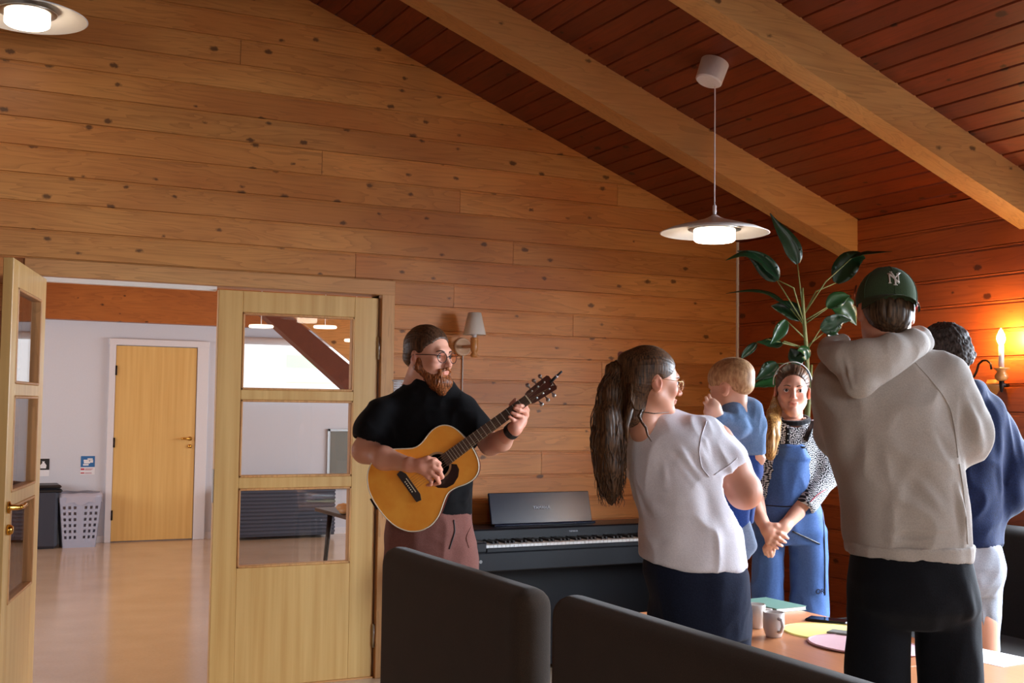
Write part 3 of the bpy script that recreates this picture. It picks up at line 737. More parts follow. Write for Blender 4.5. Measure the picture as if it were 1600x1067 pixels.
def nets(f, lo, h):
    S = f < 0; c = [S[i:S.shape[0]-1+i, j:S.shape[1]-1+j, k:S.shape[2]-1+k] for i in (0, 1) for j in (0, 1) for k in (0, 1)]
    cnt = sum(x.astype(np.int8) for x in c); act = (cnt > 0) & (cnt < 8)
    I = np.argwhere(act); idx = -np.ones(act.shape, np.int32); idx[act] = np.arange(len(I))
    P = np.zeros((len(I), 3)); W = np.zeros(len(I))
    for a in range(3):
        b, c2 = [q for q in range(3) if q != a]
        for u in (0, 1):
            for v in (0, 1):
                o0 = np.zeros(3, int); o0[b] = u; o0[c2] = v; o1 = o0.copy(); o1[a] = 1
                g0 = f[tuple((I+o0).T)]; g1 = f[tuple((I+o1).T)]; m = (g0 < 0) != (g1 < 0)
                t = np.where(m, g0/np.where(m, g0-g1, 1), 0); p = np.repeat(o0[None].astype(float), len(I), 0); p[:, a] = t
                P += p*m[:, None]; W += m
    V = lo+(I+P/W[:, None])*h
    F = []
    for a in range(3):
        b, c2 = (a+1) % 3, (a+2) % 3
        s0 = [slice(1, -1)]*3; s0[a] = slice(0, -1); s1 = list(s0); s1[a] = slice(1, None)
        # edges from point p to p+e_a with p interior in b,c
        A = S[tuple(s0)]; B = S[tuple(s1)]; E = np.argwhere(A != B); off = np.array([1, 1, 1]); off[a] = 0; E = E+off
        sg = S[tuple(E.T)]
        q = []
        for (u, v) in ((1, 1), (0, 1), (0, 0), (1, 0)):
            o = np.zeros(3, int); o[b] = -u; o[c2] = -v; q.append(idx[tuple((E+o).T)])
        Q = np.stack(q, 1); Q[~sg] = Q[~sg][:, ::-1]; F.append(Q)
    return V, np.concatenate(F)
def relax(V, F, it=2, lam=.5):
    for _ in range(it):
        acc = np.zeros_like(V); cnt = np.zeros(len(V))
        for i in range(4):
            a, b = F[:, i], F[:, (i+1) % 4]
            np.add.at(acc, a, V[b]); np.add.at(cnt, a, 1); np.add.at(acc, b, V[a]); np.add.at(cnt, b, 1)
        V = V+lam*(acc/np.maximum(cnt, 1)[:, None]-V)
    return V
def normals(V, F):
    n = np.cross(V[F[:, 2]]-V[F[:, 0]], V[F[:, 3]]-V[F[:, 1]]); N = np.zeros_like(V)
    for i in range(4): np.add.at(N, F[:, i], n)
    return N/(np.linalg.norm(N, axis=1)[:, None]+1e-12)
def vnoise(P, seed=0):
    """smooth value noise in -1..1"""
    I = np.floor(P).astype(np.int64); f = P-I; f = f*f*(3-2*f); out = np.zeros(len(P))
    def hsh(i, j, k):
        h = (i*73856093) ^ (j*19349663) ^ (k*83492791) ^ (seed*2654435761); h = (h ^ (h >> 13))*1274126177; h &= 0xffffffff
        h ^= h >> 16; return (h & 0xffff)/32767.5-1
    for a in (0, 1):
        for b in (0, 1):
            for c in (0, 1):
                w = (f[:, 0] if a else 1-f[:, 0])*(f[:, 1] if b else 1-f[:, 1])*(f[:, 2] if c else 1-f[:, 2])
                out += w*hsh(I[:, 0]+a, I[:, 1]+b, I[:, 2]+c)
    return out
def wrinkle(V, F, amp=.006, scale=(8, 8, 3), seed=1, folds=()):
    N = normals(V, F); P = V*np.array(scale)
    P = P+.6*np.c_[vnoise(V*5, seed+5), vnoise(V*5, seed+6), vnoise(V*5, seed+7)]
    n = vnoise(P, seed); n2 = vnoise(P*2.1+7, seed+1)
    d = amp*(.4*n+.6*(1-2*np.abs(n2))*.6)
    for (a, b, w, am) in folds:
        a, b = np.array(a, float), np.array(b, float); ab = b-a; t = np.clip(((V-a)@ab)/(ab@ab), 0, 1)
        q = np.linalg.norm(V-a-t[:, None]*ab, axis=1)/w; d = d+am*(1-q*q)*np.exp(-q*q/1.5)*np.sin(np.pi*np.clip(t, .08, .92))
    return V+N*d[:, None]
def soft(name, sdf, mat, parent, rel=1, wr=None, **kw):
    V, F = sdf.mesh()
    if rel: V = relax(V, F, rel)
    if wr: V = wrinkle(V, F, **wr)
    return mk(name, V, F, mat, parent, smooth=True, local=True, **kw)

from mathutils.bvhtree import BVHTree
def surf(o, pts, lift=.0015):
    """places on the visible surface of a finished object"""
    root = o.parent
    while root is not None and root not in WM: root = root.parent
    Mw = WM[root]; V = [Mw @ v.co for v in o.data.vertices]; T = BVHTree.FromPolygons(V, [tuple(q.vertices) for q in o.data.polygons])
    out = []
    for (a, c) in pts:
        d = Vector(nrm(ray(a, c))); h = T.ray_cast(Vector(CAM), d)
        if h[0] is not None: out.append(np.array(h[0])-np.array(d)*lift)
    return out
def dense(pts, n=6):
    P = np.array(pts, float); s = np.linspace(0, len(P)-1, (len(P)-1)*n+1); return [(np.interp(q, range(len(P)), P[:, 0]), np.interp(q, range(len(P)), P[:, 1])) for q in s]
def seam(name, o, pts, r, mat, parent, flat=None, lift=.0015, **kw):
    q = surf(o, dense(pts), lift)
    if len(q) < 3: return None
    q = np.array(q)
    for _ in range(2): q[1:-1] = (q[:-2]+2*q[1:-1]+q[2:])/4
    return MB().tube(q, r, 8, flat=flat).mk(name, mat, parent, smooth=True, **kw)

# ============================================================ FURNITURE
# ---- high-backed benches
def bench(x0, yf, yn, label):
    """back from yn (near) to yf (far), outer face at x0, seat towards +x"""
    t = thing('upholstered_bench', (x0+.06, (yf+yn)/2, 0), label, 'bench', group='high-backed benches along the table')
    L = (yf-yn)/2
    soft('backrest', SDF(.014).rbox((0, 0, .515), (.062, L, .435), .055), MT['sofa'], t, rel=1)
    soft('seat', SDF(.016).rbox((.22, 0, .36), (.16, L-.02, .075), .04), MT['sofa'], t)
    MB().box((.05, -L+.04, .16), (.34, L-.04, .285), .01).mk('plinth', MT['black'], t, local=True)
    for sx in (.0, .32):
        for sy in (-L+.08, L-.08): MB().tube([(sx, sy, 0), (sx, sy, .17)], [.016, .02], 10).mk('leg', MT['iron'], t, local=True)
    return t
bench(1.48, 4.02, 2.90, 'brown high-backed bench below the guitarist, farther of the two in front')
bench(1.53, 2.84, 1.60, 'brown high-backed bench at the bottom edge, nearer of the two in front')
t = thing('wall_bench', (4.2, 3.0, 0), 'dark upholstered bench against the right wall at the right edge', 'bench')
soft('backrest', SDF(.02).rbox((.30, 0, .5), (.08, 1.5, .44), .06), MT['sofadark'], t)
soft('seat', SDF(.02).rbox((.0, 0, .36), (.3, 1.5, .09), .05), MT['sofadark'], t)
MB().box((-.2, -1.4, 0), (.34, 1.4, .28), .01).mk('plinth', MT['black'], t, local=True)

# ---- tables
TZ = .70
def table(ya, yb, label):
    t = thing('meeting_table', (2.69, (ya+yb)/2, 0), label, 'table', group='low tables standing end to end')
    box('tabletop', (2.385, ya, TZ-.025), (3.0, yb, TZ), MT['table'], t, .004)
    MB().box((2.45, ya+.06, TZ-.075), (2.94, yb-.06, TZ-.026), .003).mk('apron', MT['black'], t)
    for px_ in (2.46, 2.925):
        for py_ in (ya+.08, yb-.08): MB().tube([(px_, py_, TZ-.03), (px_, py_, 0)], .02, 10).mk('leg', MT['iron'], t, smooth=True)
table(2.627, 3.72, 'low beech table with the white mugs and the green notebook')
table(1.50, 2.623, 'low beech table nearer us, behind the black trousers of the man in the cap')
# ---- things on the table
def mug(px_, py_, a, label, r=.036, h=.082):
    p = at_z(px_, py_, TZ); t = thing('mug', (p[0], p[1], TZ), label, 'mug', group='white mugs on the table')
    pr = [(0, .004), (r*.72, 0), (r*.74, .006), (r*.98, .03), (r, .05), (r*.98, h), (r*.93, h+.001), (r*.88, h-.004), (r*.88, .02), (0, .012)]
    MB().lathe(pr, (0, 0, 0), 32).mk('cup', MT['white_ceramic'], t, local=True, smooth=True)
    q = [(r*.9*math.cos(a), r*.9*math.sin(a), .066), ((r+.018)*math.cos(a), (r+.018)*math.sin(a), .064), ((r+.026)*math.cos(a), (r+.026)*math.sin(a), .045), ((r+.014)*math.cos(a), (r+.014)*math.sin(a), .026), (r*.86*math.cos(a), r*.86*math.sin(a), .022)]
    MB().tube(q, .0055, 8).mk('handle', MT['white_ceramic'], t, local=True, smooth=True)
MT['white_ceramic'] = plain('white_ceramic', srgb(222, 214, 208), .2, coat=.3)
mug(1209, 995, -YAW-math.radians(75), 'white mug with its handle towards us, right of the other mug')
mug(1180, 981, -YAW-math.radians(10), 'white mug half hidden behind the woman in the white T-shirt')
nbk = at_z(1205, 948, TZ)
t = thing('notebook', (nbk[0], nbk[1], TZ), 'green notebook lying at the far end of the table', 'notebook', rz=.06)
MB().box((-.072, -.11, .0015), (.072, .11, .013), 0).mk('pages', MT['paper'], t, local=True)
MB().box((-.075, -.112, 0), (.075, .112, .0015)).box((-.075, -.112, .013), (.075, .112, .0155)).box((-.077, -.112, 0), (-.0755, .112, .0155)).mk('cover', plain('green_cover', srgb(98, 132, 118), .5), t, local=True, kind=None)
ph = at_z(1294, 971, TZ)
t = thing('smartphone', (ph[0], ph[1], TZ), 'black smartphone lying on the table behind the yellow place mat', 'phone', rz=math.radians(32))
MB().box((-.037, -.075, 0), (.037, .075, .009), .004).mk('case', MT['black'], t, local=True)
MB().box((-.033, -.071, .009), (.033, .071, .0096), 0).mk('screen', plain('phone_glass', srgb(14, 15, 20), .06), t, local=True)
def mat_disc(px_, py_, rx, ry, rz, mat, name, label, z0=0):
    p = at_z(px_, py_, TZ); t = thing(name, (p[0], p[1], TZ+z0), label, 'place mat' if name == 'place_mat' else 'paper', rz=rz)
    V = []; n = 56
    m = MB(); ang = np.linspace(0, 2*math.pi, n, endpoint=False)
    P = [(rx*math.cos(a), ry*math.sin(a), 0) for a in ang]; m.prism(P, (0, 0, .003), False); m.mk('mat_sheet', mat, t, local=True)
    m = MB(); m.tube([(rx*.975*math.cos(a), ry*.975*math.sin(a), .003) for a in np.linspace(0, 2*math.pi, n)], .0022, 6, cap=False); m.mk('hem', mat, t, local=True, smooth=True)
mat_disc(1310, 990, .155, .20, .35, plain('yellow_felt', srgb(240, 220, 128), .85, noise=.15), 'place_mat', 'oval yellow place mat on the table behind the man in the cap')
mat_disc(1352, 1010, .15, .19, .35, plain('pink_felt', srgb(246, 200, 206), .85, noise=.1), 'place_mat', 'pale pink place mat overlapping the yellow one', z0=.0035)
p = at_z(1316, 988, TZ+.01)
t = thing('key_pouch', (p[0], p[1], TZ+.006), 'small flat grey pouch on the yellow place mat', 'pouch', rz=.5)
MB().box((-.03, -.045, 0), (.03, .045, .007), .003).mk('pouch_body', plain('grey_cloth', srgb(128, 124, 116), .8), t, local=True)
p = at_z(1542, 1026, TZ)
t = thing('paper_sheet', (p[0], p[1], TZ), 'white sheet of paper on the table right of the black trousers', 'paper', rz=.1)
MB().box((-.09, -.12, 0), (.09, .12, .0012)).mk('sheet', MT['paper'], t, local=True)

# ---- digital piano on its stand
pn = thing('digital_piano', (3.26, 5.72, 0), 'black digital piano with its music rest up against the gable wall', 'piano')
PX0, PX1, PY0, PY1 = 2.56, 3.93, 5.52, 5.96
box('keybed', (PX0, PY0, .60), (PX1, PY1, .70), MT['piano'], pn, .006)
box('end_block', (PX0, PY0, .70), (PX0+.065, PY1, .752), MT['piano'], pn, .006)
box('end_block', (PX1-.065, PY0, .70), (PX1, PY1, .752), MT['piano'], pn, .006)
box('control_panel', (PX0+.065, 5.70, .70), (PX1-.065, PY1, .80), MT['piano'], pn, .008)
box('key_slip', (PX0+.065, PY0, .70), (PX1-.065, PY0+.018, .722), MT['piano'], pn, .003)
KW = (PX1-PX0-.13)/52
for i in range(52):
    box('white_key', (PX0+.065+i*KW+.0006, PY0+.02, .705), (PX0+.065+(i+1)*KW-.0006, 5.70, .735), MT['ivory'], pn, .0015)
for i in range(51):
    if (i % 7) in (1, 4): continue
    x_ = PX0+.065+(i+1)*KW
    MB().prism([(x_-.006, 5.585, .735), (x_+.006, 5.585, .735), (x_+.005, 5.592, .748), (x_-.005, 5.592, .748)], (0, .11, 0)).mk('black_key', MT['black'], pn)
R_ = rotx(math.radians(-16))
m = MB().box((2.80, 5.83, .80), (3.44, 5.845, .985), .004, R=R_, c=np.array([3.1, 5.83, .80])); m.mk('music_rest', MT['blackgloss'], pn)
box('rest_ledge', (2.80, 5.795, .80), (3.44, 5.84, .812), MT['blackgloss'], pn, .003)
ink = plain('silver_print', srgb(180, 186, 200), .4)
text_mesh('maker_mark', 'YAMAHA', .026, ink, pn, (3.12, 5.83+.095*.27-.003, .892), (1, 0, 0), (0, .2756, .961))
text_mesh('panel_mark', 'YAMAHA', .014, ink, pn, (3.24, 5.6995, .772), (1, 0, 0), (0, 0, 1))
MB().tube([(PX0+.03, PY0-.003, .655), (PX0+.03, PY0+.002, .655)], .009, 16).mk('headphone_socket', MT['steel'], pn)
for x_ in (PX0+.01, PX1-.04): box('side_panel', (x_, 5.56, 0), (x_+.03, 5.93, .60), MT['piano'], pn, .004)
box('back_panel', (PX0+.04, 5.80, .03), (PX1-.04, 5.82, .60), MT['piano'], pn, .003)

# ---- pendant lamps
def pendant(x_, y_, z_, label, em=10.0):
    t = thing('pendant_lamp', (x_, y_, z_), label, 'lamp', group='flat white pendant lamps')
    pr = [(.245, -.002), (.25, 0), (.20, .022), (.12, .044), (.05, .063), (.016, .078), (.012, .084), (.012, .082), (.05, .0595), (.12, .0405), (.20, .0185), (.245, -.002)]
    MB().lathe(pr, (0, 0, 0), 64).mk('shade', MT['offwhite'], t, local=True, smooth=True)
    MB().lathe([(0, -.040), (.085, -.040), (.093, -.034), (.094, -.028), (.094, .012), (.09, .018), (0, .018)], (0, 0, 0), 48).mk('diffuser', emis('lit_opal_glass', (1, .86, .66, 1), em), t, local=True, smooth=True)
    MB().lathe([(.098, .012), (.12, .014), (.122, .018), (.12, .022), (.098, .022)], (0, 0, 0), 48).mk('retaining_ring', MT['steel'], t, local=True, smooth=True)
    zc = roof(x_)-z_
    MB().tube([(0, 0, .08), (0, 0, zc-.03)], .0028, 8).mk('cord', MT['white'], t, local=True)
    MB().lathe([(.007, .08), (.009, .10), (.009, .125), (.005, .13)], (0, 0, 0), 16).mk('cord_grip', MT['white'], t, local=True, smooth=True)
    Rr = roty(math.atan(SL) if x_ > XR else -math.atan(SL))
    MB().lathe([(0, -.105), (.056, -.105), (.062, -.10), (.066, -.002), (0, -.002)], (0, 0, zc), 40, Rr).mk('ceiling_cup', MT['white'], t, local=True, smooth=False)
    return t
pendant(3.205, 4.36, 2.262, 'white pendant lamp hanging on a thin cord over the group')
pl = at_depth(43, 26, 5.1)
pendant(pl[0], pl[1], pl[2]-.0, 'white pendant lamp cut off by the top left corner')
pendant(0.9, 1.2, 2.35, 'unseen white pendant lamp above and behind the viewer, added for light')  # out of view, added to brighten the room
pendant(3.2, 1.3, 2.262, 'unseen white pendant lamp overhead beyond the top right edge, added for light')  # second added lamp out of view, there for its light

# ---- shaded wall lamp beside the door frame
p0 = at_y(722, 542, YW-.001); pc = at_y(741, 542, 5.87)
wl = thing('shaded_wall_lamp', (p0[0], YW, p0[2]), 'turned pine wall lamp with a cream shade above the guitarist\u2019s shoulder', 'lamp')
Ry_ = rotx(math.radians(90))
MB().lathe([(.050, .0), (.052, .004), (.050, .014), (.042, .018), (.040, .015), (0, .015)], (p0[0], YW-.001, p0[2]), 36, Ry_).mk('wall_plate', plain('pale_turned_wood', srgb(214, 176, 142), .4), wl, smooth=True)
MB().tube([(p0[0], YW-.012, p0[2]), (p0[0]+.02, 5.92, p0[2]), (pc[0], 5.87, p0[2])], [.010, .011, .012], 12).mk('arm', MT['turned'], wl, smooth=True)
zz = p0[2]
MB().lathe([(0, -.062), (.014, -.062), (.020, -.055), (.021, -.047), (.012, -.036), (.018, -.030), (.021, -.02), (.0215, .03), (.019, .034), (.022, .038), (.021, .046), (0, .046)], (pc[0], 5.87, zz), 28).mk('turned_body', MT['turned'], wl, smooth=True)
MB().tube([(pc[0], 5.87, zz+.046), (pc[0], 5.87, zz+.10)], .0125, 16).mk('candle_sleeve', MT['white'], wl, smooth=True)
shade = NT('cream_shade'); shade.b.inputs['Base Color'].default_value = srgb(226, 214, 200); shade.b.inputs['Roughness'].default_value = .8
zs_ = zz+.062
MB().lathe([(.064, 0), (.036, .122), (.0345, .122), (.0625, 0), (.064, 0)], (pc[0], 5.87, zs_), 40).mk('shade', shade.m, wl, smooth=True)
MB().tube([(p0[0]+.003, YW-.006, p0[2]-.05), (p0[0]+.002, YW-.006, 1.35), (p0[0]+.003, YW-.006, 1.0)], .004, 8).mk('cable', MT['offwhite'], wl, smooth=True)

# ---- candle-bulb sconce on the right wall
cz = thing('candle_sconce', (XW, 3.955, 1.62), 'wood and iron sconce with a glowing candle bulb on the right wall', 'lamp')
bx_, by_ = 4.50, 3.885
c0 = at_plane(1564.5, 560, (1, 0, 0), bx_); by_ = c0[1]
zb_ = c0[2]
MB().lathe([(0, 0), (.008, .002), (.017, .018), (.0195, .032), (.016, .05), (.008, .066), (.002, .078), (0, .080)], (bx_, by_, zb_+.062), 24).mk('bulb', emis('lit_candle_bulb', (1, .56, .18, 1), 760), cz, smooth=True)
MB().tube([(bx_, by_, zb_-.045), (bx_, by_, zb_+.064)], .0125, 16).mk('candle_sleeve', MT['ivory'], cz, smooth=True)
MB().lathe([(0, -.105), (.018, -.105), (.028, -.095), (.031, -.085), (.028, -.075), (.020, -.065), (.024, -.055), (.038, -.047), (.036, -.043), (0, -.043)], (bx_, by_, zb_), 28).mk('turned_cup', MT['turned'], cz, smooth=True)
MB().lathe([(0, -.16), (.006, -.155), (.010, -.135), (.012, -.105), (0, -.105)], (bx_, by_, zb_), 16).mk('finial', MT['iron'], cz, smooth=True)
w_ = at_x(1562, 600, XW-.02)
MB().tube([(bx_, by_, zb_-.12), (bx_+.04, by_, zb_-.125), (XW-.008, w_[1], zb_-.125)], .009, 10).mk('arm', MT['iron'], cz, smooth=True)
MB().lathe([(0, -.055), (.012, -.05), (.025, -.03), (.05, -.012), (.055, 0), (.035, .004), (.03, .02), (0, .022)], (XW-.058, w_[1], w_[2]), 28).mk('turned_boss', MT['turned'], cz, smooth=True)
MB().tube([(XW-.058, w_[1], w_[2]-.05), (XW-.058, w_[1], w_[2]-.10)], [.006, .003], 10).mk('drop', MT['iron'], cz, smooth=True)
A = [at_x(px_, py_, bx_+.02) for px_, py_ in ((1549, 577), (1548, 568), (1542, 563), (1536, 563), (1529, 569), (1526, 580), (1522, 588), (1515, 591), (1508, 590))]
MB().tube(A, .0055, 8).mk('scroll', MT['iron'], cz, smooth=True)
B_ = [at_x(1514+4*math.cos(a)*(1-a/14), 582+4*math.sin(a)*(1-a/14), bx_+.02) for a in np.linspace(0, 9, 30)]
MB().tube(B_, .0022, 6).mk('scroll', MT['iron'], cz, smooth=True)

# ---- lace hanging beside the door frame
m = MB(); rr = random.Random(3)
lh = thing('lace_hanging', (2.31, YW-.02, 1.2), 'white lace hanging on the wall between door frame and guitarist', 'wall hanging')
for k in range(15): m.tube([(2.275+.0085*k+.003*math.sin(k), YW-.02-.002*math.sin(z_*30+k), z_) for z_ in np.linspace(1.585, .80, 30)], .0028, 5)
for k in range(60): m.tube([(2.272, YW-.021, .81+k*.013), (2.335, YW-.024, .805+k*.013+.004*rr.random()), (2.398, YW-.021, .81+k*.013)], .0022, 4)
m.mk('lace_mesh', MT['paper'], lh, kind='stuff')
MB().tube([(2.262, YW-.024, 1.59), (2.41, YW-.024, 1.59)], .005, 8).mk('rod', MT['white'], lh, smooth=True)

# ---- tall plant in the corner
PL = at_depth(1256, 700, 5.75); plx, ply = PL[0], PL[1]
pt = thing('potted_plant', (plx, ply, 0), 'tall dark green leafy plant on bare canes in the corner of the room', 'plant')
MB().lathe([(0, 0), (.14, 0), (.17, .30), (.18, .31), (.175, .33), (.16, .33), (.155, .29), (0, .28)], (plx, ply, 0), 36).mk('pot', plain('brown_pot', srgb(60, 44, 38), .5), pt, smooth=True)
MB().lathe([(0, .283), (.15, .288), (0, .30)], (plx, ply, 0), 20).mk('soil', MT['soil'], pt)
def W(px_, py_, dd=0): return at_depth(px_, py_, 5.75+dd)
cane = [np.array([plx, ply, .28]), np.array([plx, ply, .8]), W(1262, 600), W(1261, 560), W(1258, 520), W(1255, 480), W(1254, 450)]
MB().tube(cane, [.016, .015, .012, .011, .010, .008, .005], 10).mk('cane', MT['stem'], pt, smooth=True)
MB().tube([np.array([plx+.03, ply-.03, .28]), W(1262, 650, -.03), W(1266, 600, -.02), W(1268, 570)], [.014, .012, .010, .006], 10).mk('cane', MT['stem'], pt, smooth=True)
def leafblade(pts, w, mat, twist=0.0, fold=.4):
    """pts: midrib from stalk to tip; w: half-width"""
    P = np.array(pts, float); s = np.linspace(0, len(P)-1, 15); P = np.c_[[np.interp(s, range(len(P)), P[:, i]) for i in range(3)]].T
    for _ in range(2): P[1:-1] = (P[:-2]+2*P[1:-1]+P[2:])/4
    T = np.gradient(P, axis=0); T /= np.linalg.norm(T, axis=1)[:, None]
    V = []; n = len(P)
    for i in range(n):
        u = i/(n-1); ww = w*math.sin(math.pi*min(1, u*.96+.03)**.68)**1.15 + .0012
        up = nrm(CU*math.cos(twist)+CF*-math.sin(twist)) if abs(T[i]@CU) < .8 else nrm(-CF)
        side = nrm(np.cross(T[i], -CF*math.cos(twist)+CU*math.sin(twist))); nn = nrm(np.cross(side, T[i]))
        for q, dz in ((-1, fold), (-.5, fold*.35), (0, 0), (.5, fold*.35), (1, fold)):
            V.append(P[i]+side*q*ww+nn*dz*ww*(1+.15*math.sin(u*20+q)))
    F = [(i*5+j, i*5+j+1, i*5+j+6, i*5+j+5) for i in range(n-1) for j in range(4)]
    V = np.array(V); off = nrm(np.cross(V[6]-V[0], V[1]-V[5]))*.0008; m_ = len(V)
    V2 = np.r_[V, V-off]; F2 = F+[tuple(x+m_ for x in f[::-1]) for f in F]
    F2 += [(i*5, (i+1)*5, (i+1)*5+m_, i*5+m_) for i in range(n-1)]+[((i+1)*5+4, i*5+4, i*5+4+m_, (i+1)*5+4+m_) for i in range(n-1)]
    return V2, F2
LV = [  # stalk start, stalk end, leaf points, half width(m), twist, depth offset, tone
 ((1256, 500), [(1246, 410)], [(1246, 412), (1240, 395), (1230, 375), (1215, 355), (1203, 333)], .055, .3, 0, 0),
 ((1256, 505), [(1240, 450), (1216, 437)], [(1216, 438), (1196, 420), (1180, 405), (1160, 398), (1134, 407)], .065, 1.0, -.1, 0),
 ((1256, 505), [(1236, 440)], [(1214, 438), (1204, 425), (1190, 408), (1175, 397), (1152, 392)], .06, -.3, -.05, 0),
 ((1258, 510), [(1235, 480)], [(1235, 482), (1215, 470), (1195, 458), (1165, 455), (1134, 459)], .035, 1.2, .05, 0),
 ((1259, 520), [(1250, 498)], [(1252, 500), (1242, 490), (1228, 482), (1214, 480), (1205, 478)], .055, .2, .05, 0),
 ((1257, 490), [(1275, 455), (1306, 440)], [(1306, 442), (1316, 425), (1330, 408), (1345, 402), (1352, 404)], .075, .5, 0, 0),
 ((1257, 490), [(1290, 440), (1335, 402)], [(1330, 404), (1350, 398), (1370, 396), (1394, 393)], .03, 1.2, -.05, 0),
 ((1259, 500), [(1290, 478)], [(1292, 480), (1305, 470), (1318, 464), (1328, 462)], .05, .3, 0, 1),
 ((1259, 505), [(1300, 478)], [(1298, 478), (1315, 480), (1328, 492), (1338, 508)], .075, .2, .05, 1),
 ((1262, 545), [(1285, 512)], [(1282, 514), (1296, 508), (1312, 498), (1330, 500)], .06, -.2, 0, 0),
 ((1262, 540), [(1290, 515)], [(1294, 514), (1302, 530), (1307, 540), (1308, 556)], .04, .1, .05, 0),
 ((1259, 530), [(1232, 501)], [(1228, 500), (1220, 515), (1212, 528), (1204, 537)], .04, .1, -.05, 1),
 ((1260, 545), [(1225, 533), (1200, 530)], [(1222, 536), (1208, 540), (1195, 538), (1182, 534)], .05, .9, -.05, 0),
 ((1260, 545), [(1200, 530), (1180, 538)], [(1182, 536), (1172, 546), (1162, 555), (1158, 562)], .025, .3, -.05, 0),
 ((1261, 570), [(1255, 560)], [(1256, 562), (1244, 560), (1238, 550), (1235, 544)], .055, .1, 0, 0),
 ((1262, 575), [(1258, 562)], [(1260, 562), (1256, 550), (1250, 548), (1246, 548)], .04, .6, -.05, 1),
 ((1262, 590), [(1230, 568), (1212, 570)], [(1214, 568), (1202, 578), (1192, 586), (1180, 594)], .05, .3, -.05, 0),
 ((1262, 610), [(1225, 598)], [(1228, 598), (1205, 600), (1188, 602), (1172, 605)], .05, .9, -.02, 1),
 ((1264, 610), [(1240, 625)], [(1238, 622), (1222, 632), (1206, 640)], .04, .5, 0, 0),
 ((1264, 600), [(1290, 575)], [(1290, 576), (1304, 566), (1318, 565)], .045, .3, .05, 0),
]
for (s0, st_, lf, w_, tw, dd, tn) in LV:
    lf3 = [W(a, b, dd*(.3+.7*i/len(lf))) for i, (a, b) in enumerate(lf)]
    V, F = leafblade(lf3, w_*.78, MT['leaf2' if tn else 'leaf'], tw)
    L_ = mk('leaf', V, F, MT['leaf2' if tn else 'leaf'], pt, smooth=True)
    MB().tube([W(*s0)]+[W(a, b, dd*.3) for a, b in st_[:-1]]+[lf3[0]], [.004]*(len(st_))+[.0028], 6).mk('stalk', MT['stem'], L_, smooth=True)

# ============================================================ PEOPLE
class Fig:
    """a figure standing at depth d; L() gives places in its own frame (x to the right of the view, y away, z up)"""
    def __init__(s, name, px_, d, label, cat='person', z=0.0):
        s.d = d; p = at_depth(px_, 700, d); s.root = thing(name, (p[0], p[1], z), label, cat, rz=-YAW)
        s.Mi = np.array(WM[s.root].inverted())
    def L(s, px_, py_, dd=0.0):
        p = at_depth(px_, py_, s.d+dd); return p @ s.Mi[:3, :3].T + s.Mi[:3, 3]
    def r(s, px_): return px_*s.d/FPX
def headsdf(S=None, h=.003, age='adult', beard=False, neck=True, fat=0.0, fem=0.0, ears=True, necklen=.19, neckdir=(0, .045)):
    """face looks towards -y; origin between the eyes' height and the ears; chin at -.115, crown at +.118"""
    S = SDF(h); w = 1+fat
    S.ell((0, .012, .036), (.0745, .094, .082), k=.02)
    S.ell((0, -.030, -.028), (.058*w, .062, .082), k=.03)
    for sx in (-1, 1):
        S.cone((sx*.048*w, .0, -.052), (sx*.010, -.070, -.098), .020*w, .019, k=.03)
        S.ell((sx*.037*w, -.064, -.026), (.022, .020, .022), k=.02)
    S.ell((0, -.078, -.097), (.018, .016, .017), k=.02)
    S.cone((-.026, -.082, .022), (.026, -.082, .022), .011, .011, k=.02)
    if age == 'baby':
        S.ell((0, -.088, -.020), (.011, .010, .010), k=.012); S.ell((0, .02, .05), (.088, .10, .082), k=.03)
        for sx in (-1, 1): S.ell((sx*.040, -.055, -.052), (.028, .026, .028), k=.02)
    else:
        S.cone((0, -.090, .012), (0, -.110, -.030), .0075, .0095, k=.012); S.ell((0, -.112, -.032), (.0105, .0105, .009), k=.008)
        for sx in (-1, 1): S.ell((sx*.0115, -.102, -.036), (.0065, .008, .006), k=.006)
    S.ell((0, -.091, -.0585), (.023, .0115, .0058), k=.006); S.ell((0, -.089, -.0675), (.0195, .012, .0068), k=.006)
    S.cone((-.021, -.103, -.063), (.021, -.103, -.063), .0028, .0028, k=.004, sub=True)
    for sx in (-1, 1):
        S.ell((sx*.0315, -.098, .001), (.0165, .017, .011), k=.014, sub=True)
        S.ell((sx*.0315, -.0735, -.001), (.0135, .0135, .0125), k=.004)
        if ears and age == 'baby':
            Re = rotz(sx*.5) @ rotx(-.1)
            S.ell((sx*.086, .008, -.012), (.008, .022, .032), Re, k=.006); S.ell((sx*.096, .002, -.008), (.007, .011, .017), Re, k=.005, sub=True)
        elif ears:
            Re = rotz(sx*.35) @ rotx(-.18)
            S.ell((sx*.077, .012, -.010), (.0065, .020, .031), Re, k=.007); S.ell((sx*.0865, .005, -.006), (.006, .0095, .016), Re, k=.005, sub=True)
    if neck:
        nx, ny = neckdir; nw = .056+.012*fat*4 if not fem else .047
        S.cone((0, .022, -.05), (nx, .022+ny, -.05-necklen), nw, nw*1.12, k=.035)
    return S
